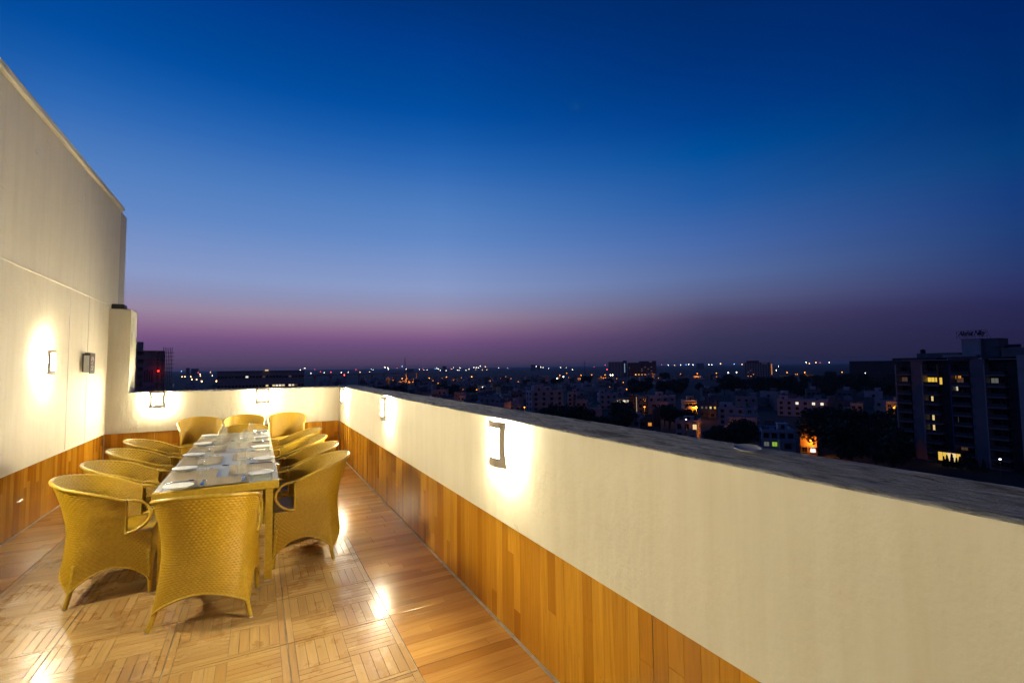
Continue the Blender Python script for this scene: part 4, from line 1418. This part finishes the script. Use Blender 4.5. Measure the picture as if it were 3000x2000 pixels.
# ---- trees
def leaf_mat():
    m, t, b = mat('dark_foliage')
    k = NT(t)
    r_ = k.n('ShaderNodeNewGeometry').outputs['Random Per Island']
    k.l(k.ramp(r_, [(0, (.018, .030, .010)), (.6, (.035, .055, .018)), (1, (.06, .08, .028))]), b.inputs['Base Color'])
    b.inputs['Roughness'].default_value = .7
    return m
LF = leaf_mat()
BK = simple('bark', (.07, .05, .035), .9)
def make_tree(i, h, w, n, conic=False):
    rr = random.Random(50+i)
    me_t = MB()
    me_t.tube([(0, 0, -.4), (.1, .05, h*.25), (-.1, .1, h*.55)], [h*.028, h*.02, h*.010], 8)
    tips = []
    for q in range(7 if not conic else 2):
        a = q*2.4+rr.random()
        e = Vector((math.cos(a)*w*rr.uniform(.22, .4), math.sin(a)*w*rr.uniform(.22, .4), h*rr.uniform(.55, .85)))
        me_t.tube([(0, 0, h*rr.uniform(.2, .4)), (e.x*.45, e.y*.45, e.z*.72), tuple(e)], [h*.012, h*.009, h*.004], 6)
        tips.append(e)
    tm_ = me_t.mesh('trunk', BK)
    cb = MB()
    if conic:
        for q in range(n):
            z = rr.random()**.8
            rad = w*.5*(1-z)*rr.uniform(.55, 1.05)+.1
            a = rr.uniform(0, 2*PI)
            leafq(cb, Vector((math.cos(a)*rad, math.sin(a)*rad, h*(.08+.92*z))), rr, .35)
    else:
        cl = [(e, w*rr.uniform(.16, .27)) for e in tips]+[(Vector((rr.uniform(-.3, .3)*w, rr.uniform(-.3, .3)*w, h*rr.uniform(.6, .9))), w*rr.uniform(.14, .24)) for _ in range(7)]
        for q in range(n):
            e, r0 = cl[q % len(cl)]
            d = Vector((rr.gauss(0, 1), rr.gauss(0, 1), rr.gauss(0, .8))).normalized()
            leafq(cb, e+d*r0*rr.uniform(.55, 1.12), rr, .5)
    return tm_, cb.mesh('crown', LF)
def leafq(cb, p, rr, s):
    a = Vector((rr.gauss(0, 1), rr.gauss(0, 1), rr.gauss(0, 1))).normalized()
    b_ = a.orthogonal().normalized()
    c_ = a.cross(b_)
    s *= rr.uniform(.6, 1.3)
    cb.add([p-b_*s-c_*s*.5, p+b_*s-c_*s*.4, p+b_*s*.8+c_*s*.5, p-b_*s*.7+c_*s*.6], [(0, 1, 2, 3)])
TREES = [make_tree(0, 11, 10, 1700), make_tree(1, 13, 11, 1900), make_tree(2, 9, 9, 1500), make_tree(3, 7.5, 2.6, 700, True)]
def tree(kind, x, y, sc_, label, group, rz):
    t = thing('tree' if kind < 3 else 'conical_tree', label, 'tree', (x, y, GZ), rz, group)
    t.scale = (sc_, sc_, sc_)
    obj('trunk', TREES[kind][0], t)
    obj('crown', TREES[kind][1], t)
    return t
rt = random.Random(5)
TG = 'dark trees of the belt beyond the houses'
tsp = []
def belt(n, ulo, uhi, rlo, rhi, mind, label, group, smin=.8, smax=1.2):
    made = 0
    for _ in range(n*10):
        if made >= n: break
        u = rt.uniform(ulo, uhi); r = rt.uniform(rlo, rhi)
        a = azim(u)
        x, y = r*math.sin(a), r*math.cos(a)
        if any((x-q[0])**2+(y-q[1])**2 < mind*mind for q in tsp): continue
        tsp.append((x, y))
        tree(rt.randrange(3), x, y, rt.uniform(smin, smax), label, group, rt.uniform(0, 6.28))
        made += 1
belt(46, 1850, 2640, 420, 560, 7, 'dark broad tree in the black belt beyond the lit houses', TG, .95, 1.35)
belt(30, 1900, 2640, 560, 800, 9, 'dark broad tree in the black belt beyond the lit houses', TG, 1, 1.4)
belt(14, 1585, 1835, 165, 235, 6, 'dark leafy tree in the clump below the white four storey house', 'trees below the four storey house', .85, 1.1)
belt(8, 1250, 1420, 420, 520, 8, 'dark tree between the dim houses near the middle', 'trees between the dim houses', .8, 1.1)
belt(8, 1100, 1200, 380, 520, 8, 'dark tree just above the far end of the right coping', 'trees above the far coping', .8, 1.1)
belt(5, 1940, 2010, 225, 260, 5, 'dark tree hiding the foot of the orange lit house', 'trees by the orange lit house', .7, .85)
belt(16, 2380, 2660, 150, 235, 7, 'black tree in the unlit ground left of the apartment tower', 'trees left of the tower', .8, 1.05)
belt(7, 2070, 2180, 170, 200, 5, 'dark tree between the lower houses behind the coping', 'trees between the lower houses', .6, .8)
belt(10, 640, 900, 380, 520, 8, 'dark tree in front of the long hall', 'trees in front of the long hall', .8, 1.15)
belt(10, 1480, 1800, 640, 760, 9, 'dark tree among the farther houses', 'trees among the farther houses', .8, 1.2)
for i, u in enumerate((2764, 2774, 2788, 2801, 2811, 2842, 2860, 2880)):
    pp = at_x(u, 1330, TXX-9)
    tree(3, pp.x, pp.y, .40+.06*(i % 3), 'narrow conical tree silhouetted before the lit lobby' if i < 5 else 'narrow conical tree right of the lit lobby',
         'conical trees before the lobby' if i < 5 else 'conical trees right of the lobby', i)

# ---- street lamps and other lights
LM = {}
def lamp_proto(key, col, s, rad, h, arm=1.6):
    if key not in LM:
        pole = MB().tube([(0, 0, -.3), (0, 0, h), (0, -arm*.5, h+.35), (0, -arm, h+.4)], [.10, .07, .05, .05], 7).mesh('pole', CW['metal'])
        head = MB().lathe([(.001, -rad*.7), (rad*.75, -rad*.45), (rad, 0), (rad*.7, rad*.4), (.001, rad*.55)], 10, (0, -arm, h+.3)).mesh('lamp_head', emit('lamp_'+key, col, s), True)
        LM[key] = (pole, head)
    return LM[key]
def lamp(key, label, x, y, group=None, rz=0, z=GZ, name='street_lamp', cat='street lamp', shine=True):
    pole, head = LM[key]
    t = thing(name, label, cat, (x, y, z), rz, group)
    obj('pole', pole, t)
    obj('lamp_head', head, t)
    if key in LPOW and shine:
        pw_, cl_, zz_ = LPOW[key]
        ld = bpy.data.lights.new('lamp_light', 'POINT')
        ld.energy = pw_
        ld.color = cl_
        ld.shadow_soft_size = .2
        lo_ = bpy.data.objects.new('lamp_light', ld)
        COL.objects.link(lo_)
        lo_.parent = t
        lo_.location = (0, -1.6, zz_)
    return t
SOD = (1, .30, .02)
lamp_proto('road', SOD, 6, 1.1, 9)
lamp_proto('street', SOD, 8, .42, 7)
lamp_proto('whitestreet', (1, .93, .75), 9, .40, 7)
lamp_proto('gate', (1, .95, .85), 6, .26, 7)
LPOW = {'road': (4200, SOD, 9.3-1.8), 'street': (1300, SOD, 7.3-.9), 'whitestreet': (700, (1, .93, .72), 7.3-.9)}
lamp_proto('farwhite', (1, .9, .72), 13, 1.7, 14, .8)
lamp_proto('farwarm', (1, .52, .20), 13, 1.7, 14, .8)
lamp_proto('farred', (1, .06, .06), 9, 1.7, 22, .5)
lamp_proto('farblue', (.25, .55, 1), 9, 1.7, 16, .5)
AVW = [(1175, 12), (1192, 18), (1218, 34), (1257, 30), (1312, 44), (1374, 36), (1580, 34), (1702, 22), (1768, 34), (1904, 38), (2048, 34), (2318, 60), (2357, 42)]
road_px = [(1178, 1108.5), (1191.6, 1108), (1222, 1105), (1257, 1107), (1308, 1104), (1382, 1103), (1575, 1100.5), (1639.5, 1099), (1660, 1093), (1702, 1099), (1733, 1097.5), (1772, 1097.5),
           (1862, 1097), (1904, 1096), (1942, 1096), (1993.6, 1095), (2042, 1094), (2098, 1092.5), (2305, 1091), (2357, 1090), (2466, 1090), (2506, 1087), (2566, 1087)]
for i, (u, v) in enumerate(road_px):
    r = r_for(u, v, GZ+9.3)
    a = azim(u)
    lamp('road', 'orange sodium lamp on the long avenue across the town', r*math.sin(a), r*math.cos(a), 'sodium lamps along the far avenue', -a, shine=any(abs(u-w_[0]) < 9 for w_ in AVW))
# walls along the avenue that catch the lamp light
for i, (u, wpx) in enumerate(AVW):
    j = min(range(len(road_px)), key=lambda q: abs(road_px[q][0]-u))
    r = r_for(road_px[j][0], road_px[j][1], GZ+9.3)+3.5
    a = azim(u)
    W = wpx*r/1411*.9
    obj('boundary_wall', MB().box(-W/2, W/2, 0, .4, -.5, 3.6).box(-W/2-.2, -W/2+.3, -.2, .6, -.5, 4).box(W/2-.3, W/2+.2, -.2, .6, -.5, 4).mesh('boundary_wall', CW['cream']), None,
        (r*math.sin(a), r*math.cos(a), GZ), -a, 'low boundary wall lit orange along the far avenue', 'wall', 'boundary walls along the avenue')
rd = MB()
prev = None
for u in range(1000, 2700, 50):
    a = azim(u); r = 1120+60*math.sin(u*.004)
    e = [(( r+q)*math.sin(a), (r+q)*math.cos(a), 0) for q in (-6, 6)]
    if prev: rd.add([prev[0], e[0], e[1], prev[1]], [(3, 2, 1, 0)])
    prev = e
obj('avenue', rd.mesh('avenue', simple('asphalt', (.05, .05, .05), .9, var=.1, scale=.2)), None, (0, 0, GZ+.02), kind='structure')
NS = [(1310, 1163, 'street', 'single orange street lamp starring among the dim houses', 5.5), (2035, 1189, 'street', 'street lamp in front of the orange lit house', 7.3),
      (1413, 1133, 'whitestreet', 'single white lamp among the dim houses', 7.3), (1451, 1161, 'whitestreet', 'white lamp on the dim house near the coping', 7.3),
      (2515, 1187, 'whitestreet', 'white lamp under the small porch by the trees', 5.5), (2372, 1206, 'whitestreet', 'floodlamp above the pale side wall', 6.5),
      (1885, 1190, 'street', 'street lamp hidden beside the narrow orange house', 7.3), (2366, 1284, 'street', 'street lamp at the foot of the blank brown wall', 5),
      (2612, 1192, 'street', 'street lamp beside the orange house under the tower', 7.3), (1419, 1147, 'street', 'street lamp over the small orange wall near the middle', 6),
      (1535, 1191, 'street', 'street lamp left of the white four storey house', 4.5), (2440, 1206, 'street', 'street lamp by the low floodlit house', 6.5), (2083, 1258, 'street', 'street lamp over the low wall behind the coping', 4.5),
      (2911, 1337, 'gate', 'bright white lamp at the foot of the apartment tower', 4.5), (2005, 1225, 'gate', 'white lamp on the roof of the brownish house', 9)]
for (u, v, key, lb, hz) in NS:
    h0 = 7.3
    r = r_for(u, v, GZ+hz)-2.0
    a = azim(u)
    lamp(key, lb, r*math.sin(a), r*math.cos(a), None, -a, GZ+hz-h0)
rq = random.Random(77)
n_ = 0
while n_ < 46:
    u = rq.uniform(1120, 2560)
    r = rq.uniform(420, 1060)
    if u > 1850 and r < 830: continue
    a = azim(u)
    lamp('street', 'small orange street lamp scattered among the houses of the town', r*math.sin(a), r*math.cos(a), 'street lamps scattered in the town', -a, GZ+rq.uniform(0, 2.5), shine=False)
    n_ += 1
FARL = [(462,1090,'w'),(549,1088,'w'),(532,1087,'b'),(534,1103,'o'),(543,1103,'o'),(560,1103,'o'),(588,1101,'o'),(563,1111,'o'),(577,1111,'o'),(592,1117,'o'),(617,1090,'o'),(581,1091,'r'),(635,1116,'o'),
 (587,1096,'w'),(623,1100,'w'),(893,1078,'w'),(911,1093,'w'),(880,1083,'w'),(922,1082,'r'),(939,1088,'r'),(950,1091,'w'),(970,1090,'r'),(1000,1091,'w'),(1020,1090,'w'),(1009,1098,'r'),(1042,1083,'r'),(1045,1082,'r'),
 (1055,1090,'o'),(1083,1089,'o'),(1088,1081,'b'),(1093,1083,'w'),(1128,1076,'w'),(1136,1077,'W'),(1138,1081,'W'),(1163,1078,'r'),(1178,1073,'b'),(1190,1081,'w'),(1194,1083,'w'),(1229,1082,'w'),(1239,1080,'r'),
 (1242,1084,'w'),(1251,1083,'w'),(1275,1080,'b'),(1280,1079,'w'),(1284,1081,'W'),(1290,1084,'w'),(1307,1085,'w'),(1321,1080,'r'),(1324,1080,'w'),(1329,1076,'o'),(1348,1077,'w'),(1340,1084,'w'),(1345,1084,'w'),
 (1374,1081,'W'),(1365,1084,'w'),(1388,1076,'w'),(1395,1076,'w'),(1407,1072,'w'),(1402,1077,'w'),(1394,1082,'o'),(1413,1083,'o'),(1422,1074,'o'),(1426,1083,'o'),(1460,1077,'w'),(1487,1078,'w'),
 (1559,1075.5,'O'),(1571,1073,'w'),(1584,1075,'w'),(1591,1076,'w'),(1607,1079,'w'),(1642,1076,'w'),(1659,1076,'o'),(1677,1082,'w'),(1740,1074,'r'),(1778,1082,'r'),(1773,1069,'r'),(1938,1068,'r'),(1958,1069,'w'),(1976,1070,'o'),
 (1994,1069,'w'),(2010,1068,'b'),(2018,1067,'w'),(2030,1068,'w'),(2059,1068,'o'),(2077,1068,'w'),(2086,1068,'w'),(2111,1065,'O'),(2151,1066,'b'),(2174,1067,'o'),(2362,1061,'w'),(2371,1064.5,'o'),(2391,1061.5,'o'),(2403,1062,'r'),(2430,1061,'w'),
 (2281,1073,'w'),(2274,1084,'w'),(2519,1086,'w'),(2534,1086,'w'),(2533,1093,'w'),(1788,1098,'w'),(1794,1098,'w'),(1632,1108,'W'),(1650,1103,'w'),(2133,1091,'w'),(2157,1090,'w')]
KM = {'w': 'farwhite', 'W': 'farwhite', 'o': 'farwarm', 'O': 'farwarm', 'r': 'farred', 'b': 'farblue'}
KL = {'farwhite': ('tiny white light far out near the horizon', 'white lights on the horizon'), 'farwarm': ('tiny orange light far out near the horizon', 'orange lights on the horizon'),
      'farred': ('tiny red light far out near the horizon', 'red lights on the horizon'), 'farblue': ('tiny blue light far out near the horizon', 'blue lights on the horizon')}
for (u, v, c_) in FARL:
    key = KM[c_]
    a = azim(u)
    hh = {'farwhite': 14.3, 'farwarm': 14.3, 'farred': 22.3, 'farblue': 16.3}[key]
    dv_ = ray(u, v)
    tz = dv_.z/math.hypot(dv_.x, dv_.y)
    zl = GZ+hh
    r = (zl-EYE.z)/tz if tz < -.002 else 3600
    r = min(max(r, 700), 3600)
    zl = EYE.z+tz*r
    t = lamp(key, KL[key][0], r*math.sin(a), r*math.cos(a), KL[key][1], -a, GZ, 'distant_lamp', 'lamp')
    # masts of different height
    s_ = (zl-GZ)/hh
    sc_ = (r/3600)*(1.5 if c_ in 'WO' else 1)
    for ch in [x for x in (t.children or [])]: pass
    t.scale = (max(.35, sc_), max(.35, sc_), s_)

# ---- masts
def mast(label, u, v, r):
    p = at_r(u, v, r)
    H = p.z-GZ
    mb = MB()
    w = H*.045
    for sx_, sy_ in ((-1,-1),(1,-1),(1,1),(-1,1)):
        mb.tube([(sx_*w, sy_*w, 0), (sx_*w*.12, sy_*w*.12, H)], r*.00022, 4)
    n = 12
    for q in range(n):
        f0, f1 = q/n, (q+1)/n
        a, b_ = w*(1-.88*f0), w*(1-.88*f1)
        mb.tube([(-a, -a, H*f0), (b_, -b_, H*f1)], r*.00014, 4)
        mb.tube([(a, -a, H*f0), (-b_, -b_, H*f1)], r*.00014, 4)
    obj('lattice_mast', mb.mesh('lattice_mast', CW['metal']), None, (p.x, p.y, GZ), -azim(u), label, 'mast')
mast('thin lattice mast rising above the skyline near the pink glow', 1186.5, 1048, 2300)
mast('thin lattice mast left of the institutional block', 1713, 1056, 1700)

# ---- the evening air: everything far fades a little into it
hm = bpy.data.materials.new('haze_air')
hm.use_nodes = True
ht = hm.node_tree
ht.nodes.clear()
pv = ht.nodes.new('ShaderNodeVolumePrincipled')
pv.inputs['Color'].default_value = (.90, .88, .92, 1)
pv.inputs['Density'].default_value = 7e-5
pv.inputs['Anisotropy'].default_value = .3
ho = ht.nodes.new('ShaderNodeOutputMaterial')
ht.links.new(pv.outputs[0], ho.inputs['Volume'])
obj('haze', MB().box(-12000, 12000, -12000, 12000, GZ-1, 40).mesh('haze', hm), kind='stuff')
